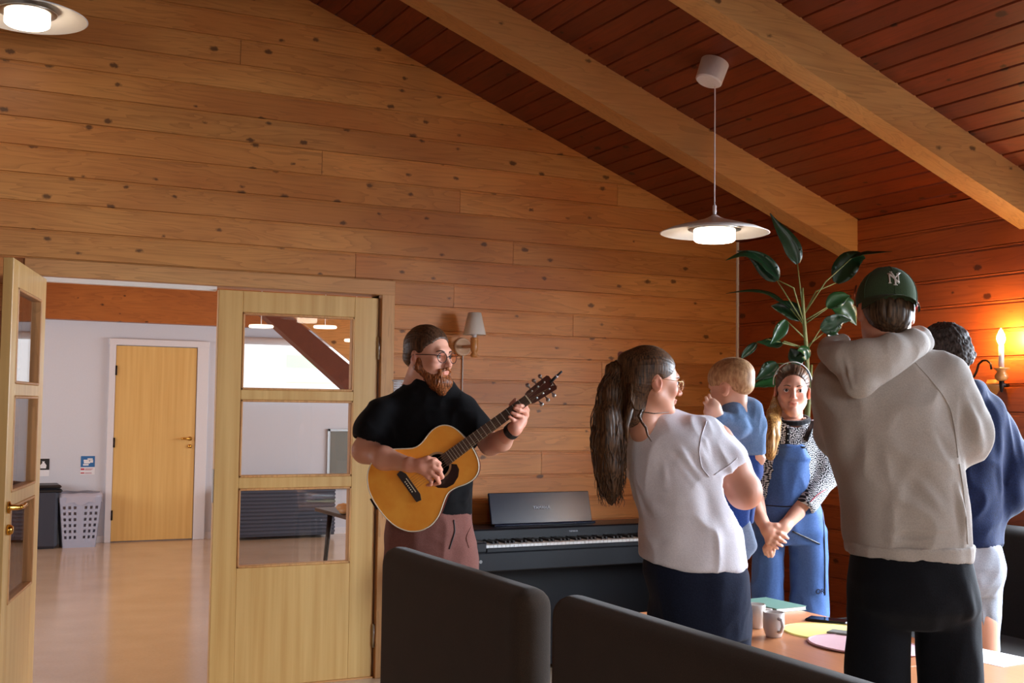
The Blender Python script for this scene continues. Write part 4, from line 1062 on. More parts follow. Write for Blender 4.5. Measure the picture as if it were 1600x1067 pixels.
def headtone(V, lips=.5, stubble=0.0, pale=0.0):
    T = np.ones((len(V), 3))
    def blob(c, r, col, am):
        q = np.linalg.norm((V-np.array(c))/np.array(r), axis=1); w = np.clip(1.25-q, 0, 1)[:, None]*am; T[:] = T*(1-w)+T*np.array(col)*w
    blob((0, -.10, -.063), (.025, .02, .011), (.85, .42, .42), lips)
    for sx in (-1, 1):
        blob((sx*.042, -.075, -.028), (.028, .03, .024), (1.0, .74, .72), .55); blob((sx*.082, .01, -.01), (.014, .03, .034), (1.0, .68, .64), .6)
        blob((sx*.0315, -.092, .014), (.02, .02, .008), (.8, .66, .62), .5)
    blob((0, -.118, -.034), (.014, .014, .014), (1.0, .74, .7), .6)
    return T
class Body:
    """gathers the pieces of one continuous skin"""
    def __init__(s): s.V = []; s.F = []; s.T = []; s.n = 0
    def add(s, V, F, T=None):
        s.V.append(V); s.F.append(F+s.n); s.T.append(np.ones((len(V), 3)) if T is None else T); s.n += len(V)
    def sdf(s, S, rel=1, tone=None):
        V, F = S.mesh(); V = relax(V, F, rel) if rel else V; s.add(V, F, None if tone is None else np.tile(tone, (len(V), 1)))
    def mk(s, mat, root): return mk('body', np.concatenate(s.V), np.concatenate(s.F), mat, root, smooth=True, local=True, tone=np.concatenate(s.T))
def place(V, pos, R, sc=1.0): return (V*sc) @ np.array(R).T + np.array(pos)
def hrot(yaw, pitch=0, roll=0): return rotz(math.radians(yaw)) @ rotx(math.radians(pitch)) @ roty(math.radians(roll))
def headpart(name, S, mat, root, pos, R, sc, rel=1, wr=None, post=None):
    V, F = S.mesh(); V = relax(V, F, rel) if rel else V
    if wr: V = wrinkle(V, F, **wr)
    if post is not None: V = post(V, F)
    return mk(name, place(V, pos, R, sc), F, mat, root, smooth=True, local=True)
def strands(V, F, amp=.0022, freq=170, seed=3, dirv=(0, 1, .15)):
    """combed relief: ridges running front to back over the skull"""
    N = normals(V, F); a = np.arctan2(V[:, 0], V[:, 2]-.01+1e-6)
    n = vnoise(np.c_[a*14, V[:, 1]*14, V[:, 2]*3], seed); m = np.sin(a*34+3*n)*.5+.5*vnoise(np.c_[a*40, V[:, 1]*18, V[:, 2]*18], seed+1)
    return V+N*(amp*m)[:, None]
def eyes(root, pos, R, sc, iris=MT['iris']):
    for sx in (-1, 1):
        c = np.array([sx*.0315, -.0770, -.001]); m = MB(); m.lathe([(0, -.0118), (.007, -.0095), (.011, -.004), (.0118, 0), (.011, .004), (.007, .0095), (0, .0118)], (0, 0, 0), 20, rotx(math.radians(90)))
        V = np.concatenate(m.V)+c; e = mk('eye', place(V, pos, R, sc), m.F, MT['eyewhite'], root, smooth=True, local=True)
        m = MB(); m.lathe([(0, .0124), (.0035, .0119), (.0062, .0105), (.0062, .0095)], (0, 0, 0), 20, rotx(math.radians(90))); V = np.concatenate(m.V)+c
        mk('iris', place(V, pos, R, sc), m.F, iris, e, smooth=True, local=True)
        lid = MB(); lid.tube([c+np.array([sx*-.0145, -.0085, .001]), c+np.array([sx*-.007, -.0125, .0062]), c+np.array([sx*.001, -.0138, .0074]), c+np.array([sx*.009, -.0115, .0052]), c+np.array([sx*.0155, -.0062, .0])], [.0008, .0013, .0015, .0013, .0008], 6)
        mk('lash_line', place(np.concatenate(lid.V), pos, R, sc), lid.F, MT['iron'], root, smooth=True, local=True)
def brows(root, pos, R, sc, mat, thick=.0026):
    for sx in (-1, 1):
        P = [np.array([sx*x, y, z]) for x, y, z in ((.014, -.0955, .0185), (.024, -.0945, .0222), (.034, -.090, .0232), (.046, -.079, .0185))]
        m = MB().tube(P, [thick, thick*1.1, thick, thick*.4], 8); mk('eyebrow', place(np.concatenate(m.V), pos, R, sc), m.F, mat, root, smooth=True, local=True)
def glasses(root, pos, R, sc, mat, rx=.024, rz_=.019, th=.0013, name='glasses'):
    m = MB(); g = []
    for sx in (-1, 1):
        c = np.array([sx*.0325, -.1045, -.004]); a = np.linspace(0, 2*math.pi, 33)
        m.tube([c+np.array([rx*math.cos(t), sx*0+.006*abs(math.cos(t))*(1 if (math.cos(t)*sx > 0) else 0), rz_*math.sin(t)]) for t in a], th, 6, cap=False)
        m.tube([(sx*.0565, -.0985, .004), (sx*.070, -.092, .006), (sx*.078, -.05, .006), (sx*.080, .0, .006), (sx*.080, .018, .002), (sx*.078, .03, -.012)], th, 6)
    m.tube([(-.0085, -.1045, -.001), (0, -.1095, .001), (.0085, -.1045, -.001)], th, 6)
    gl = mk('glasses', place(np.concatenate(m.V), pos, R, sc), m.F, mat, root, smooth=True, local=True)
    for sx in (-1, 1):
        q = MB(); q.lathe([(0, 0), (1, 0), (1, .0008), (0, .0008)], (0, 0, 0), 28)
        V = np.concatenate(q.V)*np.array([rx, rz_, 1]); V = V @ rotx(math.radians(90)).T + np.array([sx*.0325, -.1045, -.004])
        mk('lens', place(V, pos, R, sc), q.F, MT['glass'], gl, local=True)
def tshape(L, pts): return [L(*p) for p in pts]

SKIN = skinmat('fair_skin', srgb(226, 168, 142)); SKIN2 = skinmat('warm_skin', srgb(222, 162, 134)); SKINB = skinmat('baby_skin', srgb(240, 192, 164))
H_brown = hairmat('short_brown_hair', srgb(46, 30, 22), srgb(104, 70, 46)); H_beard = hairmat('reddish_beard', srgb(84, 44, 24), srgb(176, 104, 54), axis=(110, 110, 30))
H_long = hairmat('long_brown_hair', srgb(40, 26, 18), srgb(112, 78, 50), axis=(120, 120, 8)); H_blond = hairmat('dark_blond_hair', srgb(110, 72, 34), srgb(206, 152, 84), axis=(120, 120, 10))
H_dark = hairmat('dark_greying_hair', srgb(34, 29, 28), srgb(92, 84, 82), rough=.7, axis=(120, 120, 30)); H_baby = hairmat('fine_blond_hair', srgb(170, 124, 84), srgb(222, 184, 138), axis=(60, 60, 20), rough=.5)

# ------------------------------------------------------------ the guitarist
G = Fig('person', 672, 5.0, 'bearded man in glasses and a black T-shirt playing an acoustic guitar')
L, root = G.L, G.root
hp = L(670, 557, .065); hR = hrot(52, 2); hs = 1.07
bd = Body(); V, F = headsdf(fat=.10, necklen=.10, neckdir=(-.0, .035)).mesh(); V = relax(V, F, 1); bd.add(place(V, hp, hR, hs), F, headtone(V, .7))
shL, shR = L(598, 645, .04), L(724, 642, .06)      # his right shoulder (left in view), his left shoulder
elR, wrR = L(570, 704, .0), L(640, 726, -.19)
elL, wrL = L(766, 694, .03), L(804, 670, -.14)
S = SDF(.005); S.cone(shR, elL, .052, .046, k=.02); S.cone(elL, L(784, 690, -.06), .046, .043, k=.02); S.cone(L(784, 688, -.06), wrL, .040, .027, k=.02)
S.cone(shL, elR, .056, .050, k=.02); S.cone(elR, L(600, 716, -.11), .050, .046, k=.03); S.cone(L(600, 716, -.11), wrR, .046, .030, k=.03)
S.loft([(.95, 0, .07, .12, .08), (1.2, 0, .07, .13, .08), (1.38, 0, .08, .12, .06), (1.5, 0, .07, .05, .05)]); bd.sdf(S, 2)
S = SDF(.0075)
for sx in (-.1, .1): S.chain([(sx, .07, .85), (sx*1.15, .05, .5), (sx*1.2, .06, .08)], [.07, .05, .04], k=.03)
bd.sdf(S)
# picking hand
def hand(S, wrist, palm, knuckles, fingers, thumb, wr=.027, pr=.019, fr=.0092, k=.004):
    for kn in knuckles: S.cone(palm, kn, pr, .0125, k=.010)
    S.cone(wrist, palm, wr, .024, k=.02)
    for i, f in enumerate(fingers):
        rr_ = fr*(1, 1.03, .98, .86)[i]; S.chain([knuckles[i]]+f, [rr_*1.18]+[rr_*(1.06-.13*j) for j in range(len(f))], k=k)
    S.chain(thumb, [.016, .0125, .0105, .0085][:len(thumb)], k=.008)
S = SDF(.0026)
kn = [L(676, 722, -.225), L(677, 730, -.230), L(674, 738, -.228), L(669, 745, -.222)]
hand(S, L(640, 726, -.19), L(658, 729, -.21), kn,
     [[L(685, 727, -.226), L(689, 734, -.214), L(684, 739, -.206)], [L(687, 737, -.232), L(691, 745, -.218), L(685, 749, -.206)],
      [L(683, 747, -.230), L(686, 754, -.216), L(679, 757, -.206)], [L(674, 752, -.224), L(673, 757, -.212), L(668, 758, -.204)]],
     [L(655, 722, -.208), L(668, 717, -.212), L(679, 719, -.204), L(687, 724, -.196)])
S.cone(L(622, 722, -.15), L(640, 726, -.19), .034, .0285, k=.02); bd.sdf(S, 1, (1.05, .95, .95))
# fretting hand
S = SDF(.0026)
kn = [L(823, 641, -.10), L(822, 649, -.10), L(818, 657, -.10), L(812, 664, -.10)]
hand(S, wrL, L(812, 660, -.115), kn,
     [[L(821, 635, -.128), L(813, 634, -.150), L(807, 634, -.156)], [L(820, 643, -.130), L(811, 641, -.152), L(804, 638, -.157)],
      [L(815, 651, -.132), L(806, 648, -.152), L(800, 645, -.157)], [L(808, 659, -.132), L(801, 655, -.150), L(796, 651, -.156)]],
     [L(806, 658, -.108), L(799, 645, -.104), L(800, 632, -.108), L(805, 625, -.114)])
S.cone(L(790, 683, -.09), wrL, .034, .027, k=.02); bd.sdf(S, 1, (1.05, .95, .95))
bd.mk(SKIN, root)
eyes(root, hp, hR, hs); brows(root, hp, hR, hs, H_brown, .003)
S = SDF(.003).ell((0, .018, .044), (.082, .100, .086), k=.01).ell((0, .05, -.005), (.072, .066, .05), k=.02)
S.ell((0, -.088, .022), (.064, .060, .050), k=.012, sub=True); S.cone((-.10, -.062, .02), (.10, -.062, .02), .026, .026, k=.01, sub=True)
S.ell((0, -.05, -.062), (.10, .070, .055), k=.01, sub=True); S.half((0, 0, -.062), (0, -.35, -1), .01)
for sx in (-1, 1): S.ell((sx*.083, .008, -.014), (.022, .026, .036), k=.006, sub=True)
headpart('hair', S, H_brown, root, hp, hR, hs, post=lambda V, F: strands(V, F, .0014))
S = SDF(.003).cone((-.0715, -.012, -.012), (-.066, -.010, -.045), .007, .014, k=.01).cone((.0715, -.012, -.012), (.066, -.010, -.045), .007, .014, k=.01).cone((-.062, -.004, -.040), (-.028, -.062, -.100), .021, .026, k=.02).cone((.062, -.004, -.040), (.028, -.062, -.100), .021, .026, k=.02)
S.cone((-.02, -.070, -.104), (.02, -.070, -.104), .030, .030, k=.02).cone((0, -.078, -.105), (0, -.080, -.140), .030, .016, k=.03)
S.cone((-.026, -.092, -.056), (0, -.104, -.047), .006, .006, k=.006).cone((.026, -.092, -.056), (0, -.104, -.047), .006, .006, k=.006)
S.cone((-.028, -.088, -.058), (-.022, -.085, -.085), .008, .012, k=.01).cone((.028, -.088, -.058), (.022, -.085, -.085), .008, .012, k=.01)
S.ell((0, -.108, -.064), (.020, .022, .0085), k=.005, sub=True)
headpart('beard', S, H_beard, root, hp, hR, hs, post=lambda V, F: V+normals(V, F)*(.0028*vnoise(V*np.array([260, 260, 60]), 4))[:, None])
glasses(root, hp, hR, hs, MT['iron'], .0235, .0205, .0016)
# T-shirt
blackt = fabric('black_cotton', srgb(22, 22, 25), srgb(12, 12, 14), scale=300, sheen=.05)
S = SDF(.006)
def sec(py_, xl, xr, dp, dd=.03): a_, b_ = L(xl, py_, 0), L(xr, py_, 0); return (a_[2], (a_[0]+b_[0])/2, dd, (b_[0]-a_[0])/2, dp)
S.loft([sec(812, 600, 737, .125, .09), sec(770, 598, 738, .135, .08), sec(720, 600, 738, .14, .08), sec(680, 596, 742, .13, .085), sec(648, 588, 742, .115, .09), sec(625, 596, 734, .10, .095), sec(609, 616, 720, .102, .085), sec(597, 632, 708, .092, .078), sec(586, 640, 700, .080, .072)], k=.03)
S.cone(shL, L(580, 674, .02), .070, .080, k=.04).cone(shR, L(748, 674, .04), .068, .072, k=.04)
S.half(L(582, 694, .0), elR-shL, .004, .12); S.half(L(760, 684, 0.03), nrm(L(770, 690)-L(735, 650)), .004, .11)
nk = L(656, 590, .02)
S.cone(L(668, 580, .085), L(662, 550, .085), .052, .078, k=.012, sub=True)
S.cone(L(577, 688, .01), elR+(elR-shL)*.6, .060, .064, k=.004, sub=True); S.cone(L(756, 681, .03), elL+(elL-shR)*.6, .054, .058, k=.004, sub=True)
soft('t_shirt', S, blackt, root, wr=dict(amp=.012, scale=(7, 7, 4), seed=11, folds=[(L(600, 650), L(640, 720), .02, .012), (L(720, 660), L(700, 700), .02, .012), (L(700, 760), L(730, 790), .018, .010), (L(690, 790), L(734, 770), .018, .009)]))
S = SDF(.004); a = np.linspace(0, 2*math.pi, 26); C0 = L(669, 590, .08)
colr = [C0+np.array([.062*math.cos(t), .058*math.sin(t), .018*math.sin(t)-.022*math.cos(t)]) for t in a]
S.chain(colr, [.008]*26, k=.004); soft('collar', S, blackt, root)
# trousers
mauve = fabric('mauve_chino', srgb(142, 96, 88), srgb(112, 72, 66), scale=240)
S = SDF(.008); S.loft([sec(895, 600, 747, .13, .07), sec(850, 600, 743, .135, .07), sec(800, 604, 734, .12, .08)], k=.03)
for sx in (-1, 1): S.chain([(sx*.092+.005, .07, .78), (sx*.105, .05, .45), (sx*.115, .06, .06)], [.105, .086, .07], k=.02)
gtr = soft('trousers', S, mauve, root, wr=dict(amp=.016, scale=(9, 9, 5), seed=5, folds=[(L(709, 820, -.1), L(706, 850, -.1), .006, -.008), (L(672, 838, -.1), L(700, 850, -.1), .02, .010), (L(735, 835, -.1), L(712, 852, -.1), .02, .010)]))
for sx in (-1, 1):
    S = SDF(.006).rbox((sx*.12, .01, .04), (.05, .14, .04), .035); soft('shoe', S, MT['black'], root)
S = SDF(.003); wd_ = nrm(wrL-L(790, 683, -.09)); wq = L(800, 673, -.13)
MB().tube([wq-wd_*.013, wq+wd_*.013], .0345, 24).mk('watch', MT['black'], root, local=True)
seam('fly_seam', gtr, [(709, 812), (711, 830), (706, 846), (702, 858)], .003, MT['black'], root)
seam('pocket_seam', gtr, [(738, 818), (728, 840), (733, 856)], .0022, mauve, root)
# ring
mring = MB(); a = np.linspace(0, 2*math.pi, 17)

# ------------------------------------------------------------ the guitar, in its own frame: u along the neck, v across, w out of the top
P_br, P_nut = at_depth(641, 759, 5.0-.145), at_depth(824.5, 624, 5.0-.135)
u_ = nrm(P_nut-P_br); w0_ = nrm(-CF+.12*CU-.05*CR); v_ = nrm(np.cross(w0_, u_)); w_ = np.cross(u_, v_)
gsc = np.linalg.norm(P_nut-P_br)/.645
gt = thing('acoustic_guitar', P_br, 'orange-topped acoustic guitar held by the bearded man', 'guitar')
def GP(a): a = np.atleast_2d(np.array(a, float))*gsc; return P_br + a[:, :1]*u_ + a[:, 1:2]*v_ + a[:, 2:]*w_
class GM(MB):
    def mk(s, name, mat, parent=gt, **kw): return mk(name, GP(np.concatenate(s.V)), s.F, mat, parent, **kw)
prof = [(-.172, 0), (-.170, .05), (-.158, .105), (-.125, .158), (-.075, .190), (-.02, .196), (.03, .180), (.075, .147), (.108, .126), (.135, .121), (.165, .126), (.205, .140), (.245, .143), (.28, .130), (.305, .100), (.318, .055), (.322, 0)]
t_ = np.linspace(0, len(prof)-1, 60); pa = np.interp(t_, range(len(prof)), [p[0] for p in prof]); pb = np.interp(t_, range(len(prof)), [p[1] for p in prof])
for _ in range(3): pa[1:-1] = (pa[:-2]+2*pa[1:-1]+pa[2:])/4; pb[1:-1] = (pb[:-2]+2*pb[1:-1]+pb[2:])/4
out = np.r_[np.c_[pa, pb], np.c_[pa[1:-1], -pb[1:-1]][::-1]]; n_ = len(out)
spruce = NT('amber_spruce_top'); tc = spruce.add('ShaderNodeTexCoord'); mp_ = spruce.add('ShaderNodeMapping'); mp_.inputs['Rotation'].default_value = (0, 0, 0)
spruce.link(tc.outputs['Object'], mp_.inputs['Vector']); nn_ = spruce.add('ShaderNodeTexNoise', i_Scale=14.0, i_Detail=4.0); spruce.link(mp_.outputs[0], nn_.inputs['Vector'])
cc = spruce.ramp(nn_.outputs[0], [(.3, srgb(238, 150, 50)), (.7, srgb(248, 170, 66))]); spruce.link(cc, spruce.b.inputs['Base Color']); spruce.b.inputs['Roughness'].default_value = .25; spruce.b.inputs['Coat Weight'].default_value = .4
rose = plain('dark_rosewood', srgb(58, 30, 22), .35, noise=.3, nscale=50, coat=.2); ebony = plain('ebony', srgb(38, 28, 26), .4); cream = plain('cream_binding', srgb(232, 222, 196), .35); mahog = plain('mahogany', srgb(104, 46, 28), .35, noise=.2, coat=.3)
# sides and back
m = GM(); D_ = .105
V = np.r_[np.c_[out, np.full(n_, -.003)], np.c_[out, np.full(n_, -D_)]]
F = [(i, i+n_, (i+1) % n_+n_, (i+1) % n_) for i in range(n_)]+[tuple(range(n_, 2*n_))]; m.add(V, F); m.mk('sides_and_back', mahog, smooth=False)
# top with the sound hole
SH = .152; hr = .050; ho = np.array([[SH+hr*math.cos(a), hr*math.sin(a)] for a in np.linspace(0, 2*math.pi, n_, endpoint=False)])
i0 = np.argmin(np.arctan2(out[:, 1], out[:, 0]-SH) % (2*math.pi)); o2 = np.roll(out, -i0, 0)
ang_o = np.arctan2(o2[:, 1], o2[:, 0]-SH) % (2*math.pi)
if ang_o[5] > ang_o[-5]: o2 = o2[::-1]; o2 = np.roll(o2, 1, 0)
ho = np.array([[SH+hr*math.cos(a), hr*math.sin(a)] for a in np.arctan2(o2[:, 1], o2[:, 0]-SH)])
m = GM(); V = np.r_[np.c_[o2, np.zeros(n_)], np.c_[ho, np.zeros(n_)], np.c_[o2, np.full(n_, -.003)], np.c_[ho, np.full(n_, -.003)]]
F = [(i, (i+1) % n_, (i+1) % n_+n_, i+n_) for i in range(n_)]+[(i+n_, (i+1) % n_+n_, (i+1) % n_+3*n_, i+3*n_) for i in range(n_)]+[(i+2*n_, (i+1) % n_+2*n_, (i+1) % n_+3*n_, i+3*n_)[::-1] for i in range(n_)]
m.add(V, F); m.mk('soundboard', spruce.m)
m = GM(); m.tube(np.c_[np.r_[out, out[:1]], np.full(n_+1, -.001)], .0028, 6, cap=False); m.mk('binding', cream, smooth=True)
for (ra, rb, mt_, nm) in ((.0505, .060, plain('rosette', srgb(176, 138, 96), .35), 'rosette'), (.0495, .0515, ebony, 'rosette_line')):
    m = GM(); a = np.linspace(0, 2*math.pi, 49); V = np.r_[np.c_[SH+ra*np.cos(a), ra*np.sin(a), np.full(49, .0006)], np.c_[SH+rb*np.cos(a), rb*np.sin(a), np.full(49, .0006)], np.c_[SH+rb*np.cos(a), rb*np.sin(a), np.full(49, -.001)], np.c_[SH+ra*np.cos(a), ra*np.sin(a), np.full(49, -.001)]]
    F = [(k*49+i, k*49+i+1, ((k+1) % 4)*49+i+1, ((k+1) % 4)*49+i) for i in range(48) for k in range(4)]; m.add(V, F); m.mk(nm, mt_)
# pickguard (below the hole: v negative is down in view)
vs_ = -1 if (GP([0, 1, 0])[0]-P_br) @ CU > 0 else 1
m = GM(); pg = [(.085, .052), (.095, .080), (.125, .103), (.160, .108), (.195, .094), (.218, .070), (.222, .045), (.205, .030)]
arc = [(SH+.060*math.cos(a), .060*math.sin(a)) for a in np.linspace(math.radians(28), math.radians(140), 14)]
poly = [(p[0], vs_*p[1], .0008) for p in pg+arc]; m.prism(poly, (0, 0, .0014)); m.mk('pickguard', plain('tortoise_pickguard', srgb(40, 26, 26), .2))
# bridge, saddle, pins
m = GM(); m.prism([(-.018, vs_*-.075, 0), (-.018, vs_*.075, 0), (.004, vs_*.080, 0), (.016, vs_*.055, 0), (.016, vs_*-.055, 0), (.004, vs_*-.080, 0)], (0, 0, .008), True); m.mk('bridge', ebony)
m = GM(); m.box((.004, -.037, .008), (.007, .037, .012)); m.mk('saddle', cream)
for i in range(6):
    m = GM(); m.lathe([(.0028, .008), (.0034, .0105), (0, .0125)], (-.007, (i-2.5)*.0105, 0), 10); m.mk('bridge_pin', cream)
# neck, fingerboard, frets, nut
m = GM(); m.prism([(.185, -.028, .001), (.645, -.0215, .001), (.645, .0215, .001), (.185, .028, .001)], (0, 0, .006)); m.mk('fingerboard', rose)
m = GM(); V = []; 
for (a_, w2, dp) in ((.30, .026, .05), (.325, .026, .024), (.36, .0255, .019), (.60, .0215, .017), (.65, .021, .016)):
    for q in np.linspace(0, math.pi, 9): V.append((a_, w2*math.cos(q), .001-dp*math.sin(q)))
m.add(V, [(i*9+j, i*9+j+1, (i+1)*9+j+1, (i+1)*9+j) for i in range(4) for j in range(8)]+[tuple(range(9)), tuple(range(36, 45))[::-1]]+[(i*9+8, i*9, (i+1)*9, (i+1)*9+8) for i in range(4)]); m.mk('neck', mahog, smooth=True)
for f_ in range(1, 20):
    a_ = .645*2**(-f_/12.0); w2 = .0215+(.645-a_)*.0143
    m = GM(); m.box((a_-.0012, -w2, .007), (a_+.0012, w2, .0086)); m.mk('fret', MT['steel'])
m = GM(); m.box((.645, -.0215, .001), (.650, .0215, .0105), .001); m.mk('nut', cream)
for i in range(6):
    y_ = (i-2.5); hx_ = .682+.034*(i if i < 3 else 5-i); sy = 1 if y_ > 0 else -1
    m = GM(); m.tube([(.0055, y_*.0104, .0128), (.647, y_*.0073, .0112), (hx_, sy*.016, .004)], .00075 if i*vs_ > 2 else .0006, 5); m.mk('string', plain('bronze_string', srgb(214, 190, 150), .25, .8) if i == 0 else bpy.data.materials['bronze_string'])
m = GM(); m.prism([(.648, -.026, 0), (.662, -.031, -.002), (.776, -.038, -.018), (.783, -.030, -.019), (.783, .030, -.019), (.776, .038, -.018), (.662, .031, -.002), (.648, .026, 0)], (0, 0, -.014), True); m.mk('headstock', plain('dark_red_headstock', srgb(70, 26, 18), .2, coat=.5))
for i in range(6):
    sy = 1 if i < 3 else -1; k_ = i % 3; hx_ = .682+.034*k_; zz_ = -.004-.010*k_/2
    m = GM(); m.lathe([(.005, 0), (.0035, .002), (.0035, .016), (0, .017)], (hx_, sy*.019, zz_), 12); pg_ = m.mk('tuning_post', MT['steel'], smooth=True)
    m = GM(); m.tube([(hx_, sy*.034, zz_-.012), (hx_, sy*.046, zz_-.012), (hx_, sy*.047, zz_-.012)], [.003, .003, .004], 8)
    m.lathe([(0, -.004), (.008, -.003), (.0095, 0), (.008, .003), (0, .004)], (hx_, sy*.053, zz_-.012), 14); m.mk('tuning_peg', MT['steel'], smooth=True)
text_mesh('head_mark', 'Y', .018, cream, gt, GP((.770, vs_*.012, -.0155))[0], -v_*vs_*-1, u_)
q0, q1, q2 = at_depth(860, 597, 4.86), at_depth(870, 587.5, 4.85), at_depth(878, 580, 4.845)
MB().tube([q0, q1], .0062, 10).tube([q1, q2], .0045, 10).mk('string_tail', MT['black'], gt, smooth=True, label='black stick clipped to the headstock')
MB().tube([q1-(q1-q0)*.04, q1+(q1-q0)*.08], .0068, 10).mk('white_band', MT['white'], gt, smooth=True)
MB().tube([at_depth(579, 779, 4.9), at_depth(584, 788, 4.9), at_depth(589, 795, 4.88)], .004, 8).mk('strap_cord', MT['black'], gt, smooth=True)

# ------------------------------------------------------------ the woman with the ponytail
Wm = Fig('person', 1080, 3.72, 'woman with a long brown ponytail and white T-shirt holding a baby')
L, root = Wm.L, Wm.root
hp = L(1018, 595, -.01); hR = hrot(106, 6); hs = .885
bd = Body(); V, F = headsdf(fat=.12, fem=1, necklen=.13, neckdir=(0, -.015)).mesh(); V = relax(V, F, 1); bd.add(place(V, hp, hR, hs), F, headtone(V, .5))
sR, eR, wR = L(1118, 690, .03), L(1163, 768, -.02), L(1150, 742, .24)     # near arm
sL, eL, wL = L(1012, 676, .08), L(1010, 770, .22), L(1120, 790, .32)
S = SDF(.006); S.cone(sR, L(1140, 728, .0), .060, .060, k=.03).cone(L(1140, 728, .0), eR, .060, .052, k=.03).cone(eR, L(1164, 762, .06), .050, .046, k=.03).cone(L(1164, 762, .06), wR, .046, .030, k=.03)
S.cone(sL, eL, .055, .045, k=.02).cone(eL, wL, .044, .03, k=.02)
S.loft([(.85, 0, .02, .10, .07), (1.1, -.02, .02, .10, .08), (1.32, -.06, .05, .10, .06), (1.42, -.10, .05, .05, .05)]); bd.sdf(S, 2)
S = SDF(.0035); kn = [L(1148, 728, .27), L(1146, 734, .275), L(1144, 740, .275), L(1142, 746, .272)]
hand(S, wR, L(1148, 738, .255), kn, [[L(1138, 722, .285), L(1132, 720, .28)], [L(1136, 730, .29), L(1130, 729, .28)], [L(1134, 738, .29), L(1128, 738, .28)], [L(1133, 746, .285), L(1128, 747, .275)]], [L(1150, 728, .25), L(1148, 718, .25), L(1143, 712, .255)]); bd.sdf(S)
S = SDF(.0035); kn = [L(1136, 782, .335), L(1137, 788, .335), L(1137, 794, .33), L(1136, 800, .325)]
hand(S, wL, L(1130, 790, .33), kn, [[L(1148, 780, .33), L(1156, 780, .31)], [L(1149, 787, .33), L(1158, 787, .31)], [L(1149, 794, .33), L(1157, 795, .31)], [L(1147, 801, .32), L(1153, 802, .305)]], [L(1128, 782, .31), L(1134, 774, .30), L(1142, 771, .295)]); bd.sdf(S)
S = SDF(.008)
for sx in (-.03, .10): S.chain([(sx, .02, .85), (sx, .0, .5), (sx, .03, .08)], [.06, .045, .035], k=.03)
bd.sdf(S); bd.mk(SKIN2, root)
eyes(root, hp, hR, hs); brows(root, hp, hR, hs, H_long)
S = SDF(.003).ell((0, .018, .040), (.082, .102, .086), k=.01).ell((0, .055, -.012), (.066, .062, .055), k=.02)
S.ell((0, -.090, .004), (.066, .072, .060), k=.012, sub=True); S.ell((0, -.05, -.062), (.10, .080, .05), k=.01, sub=True)
for sx in (-1, 1): S.ell((sx*.083, .006, -.014), (.022, .024, .034), k=.006, sub=True)
S.ell((0, .100, .062), (.026, .035, .026), k=.03); S.cone((0, .05, -.02), (0, .060, -.125), .066, .050, k=.03)
headpart('hair', S, H_long, root, hp, hR, hs, post=lambda V, F: strands(V, F, .0009))
glasses(root, hp, hR, hs, MT['gold'], .023, .019, .0011)
# ponytail: a body of hair and loose locks
tp = [(977, 568, .0), (964, 580, -.01), (955, 610, -.03), (950, 650, -.05), (950, 690, -.055), (952, 730, -.055), (953, 762, -.05), (955, 784, -.05)]
S = SDF(.005).chain([L(*p) for p in tp], [.020, .030, .034, .040, .046, .042, .030, .012], k=.02)
def lockpost(V, F):
    return V+normals(V, F)*(.006*vnoise(np.c_[V[:, :2]*40, V[:, 2]*5], 2)+.0015*np.sin(V[:, 0]*500+8*vnoise(V*8, 3)))[:, None]
V, F = S.mesh(); V = relax(V, F, 1); V = lockpost(V, F); pny = mk('ponytail', V, F, H_long, root, smooth=True, local=True)
m = MB(); r3 = random.Random(5)
for k in range(190):
    ph_, rad = r3.uniform(0, 6.28), r3.uniform(.75, 1.12); pts = []; ln = r3.uniform(5.2, 7.4); w1 = r3.uniform(.004, .012); w2 = r3.uniform(6, 11); p3 = r3.uniform(0, 6)
    for q in np.linspace(.3, ln, 22):
        i = min(int(q), 6); f_ = q-i; base = np.array(L(*tp[i]))*(1-f_)+np.array(L(*tp[i+1]))*f_; rr_ = np.interp(q, range(8), [.018, .028, .034, .040, .046, .044, .036, .03])*rad
        pts.append(base+np.array([math.cos(ph_)*rr_+w1*math.sin(q*w2*.3+p3), math.sin(ph_)*rr_*.8+w1*math.cos(q*w2*.25), 0]))
    m.tube(pts, [.0019*min(1, (22-j)/6+.15) for j in range(22)], 4)
m.mk('loose_locks', H_long, pny, smooth=True, local=True, kind='stuff')
m = MB(); m.tube([L(1003, 640, -.12), L(998, 650, -.125), L(1003, 660, -.13), L(1009, 668, -.135), L(1012, 680, -.135), L(1018, 690, -.135)], [.004, .005, .004, .004, .003, .001], 6).tube([L(985, 600, -.08), L(985, 625, -.10), L(992, 640, -.12), L(1008, 644, -.12), L(1022, 646, -.11), L(1045, 644, -.08)], [.010, .006, .003, .002, .0018, .001], 6)
m.tube([L(988, 615, -.08), L(984, 640, -.11), L(978, 665, -.12), L(980, 690, -.12)], [.01, .012, .01, .003], 6)
m.mk('loose_locks', H_long, root, smooth=True, local=True, kind='stuff')
tie = L(976, 569, -.005); S = SDF(.003); a = np.linspace(0, 6.28, 15); dx_ = nrm(L(964, 574)-L(985, 566)); up_ = np.array([0, 1., 0]); s3 = np.cross(dx_, up_)
S.chain([tie+.034*(math.cos(t)*up_+math.sin(t)*s3) for t in a], [.009]*15, k=.004); soft('hair_tie', S, plain('pink_scrunchie', srgb(212, 158, 156), .7, noise=.3), root)
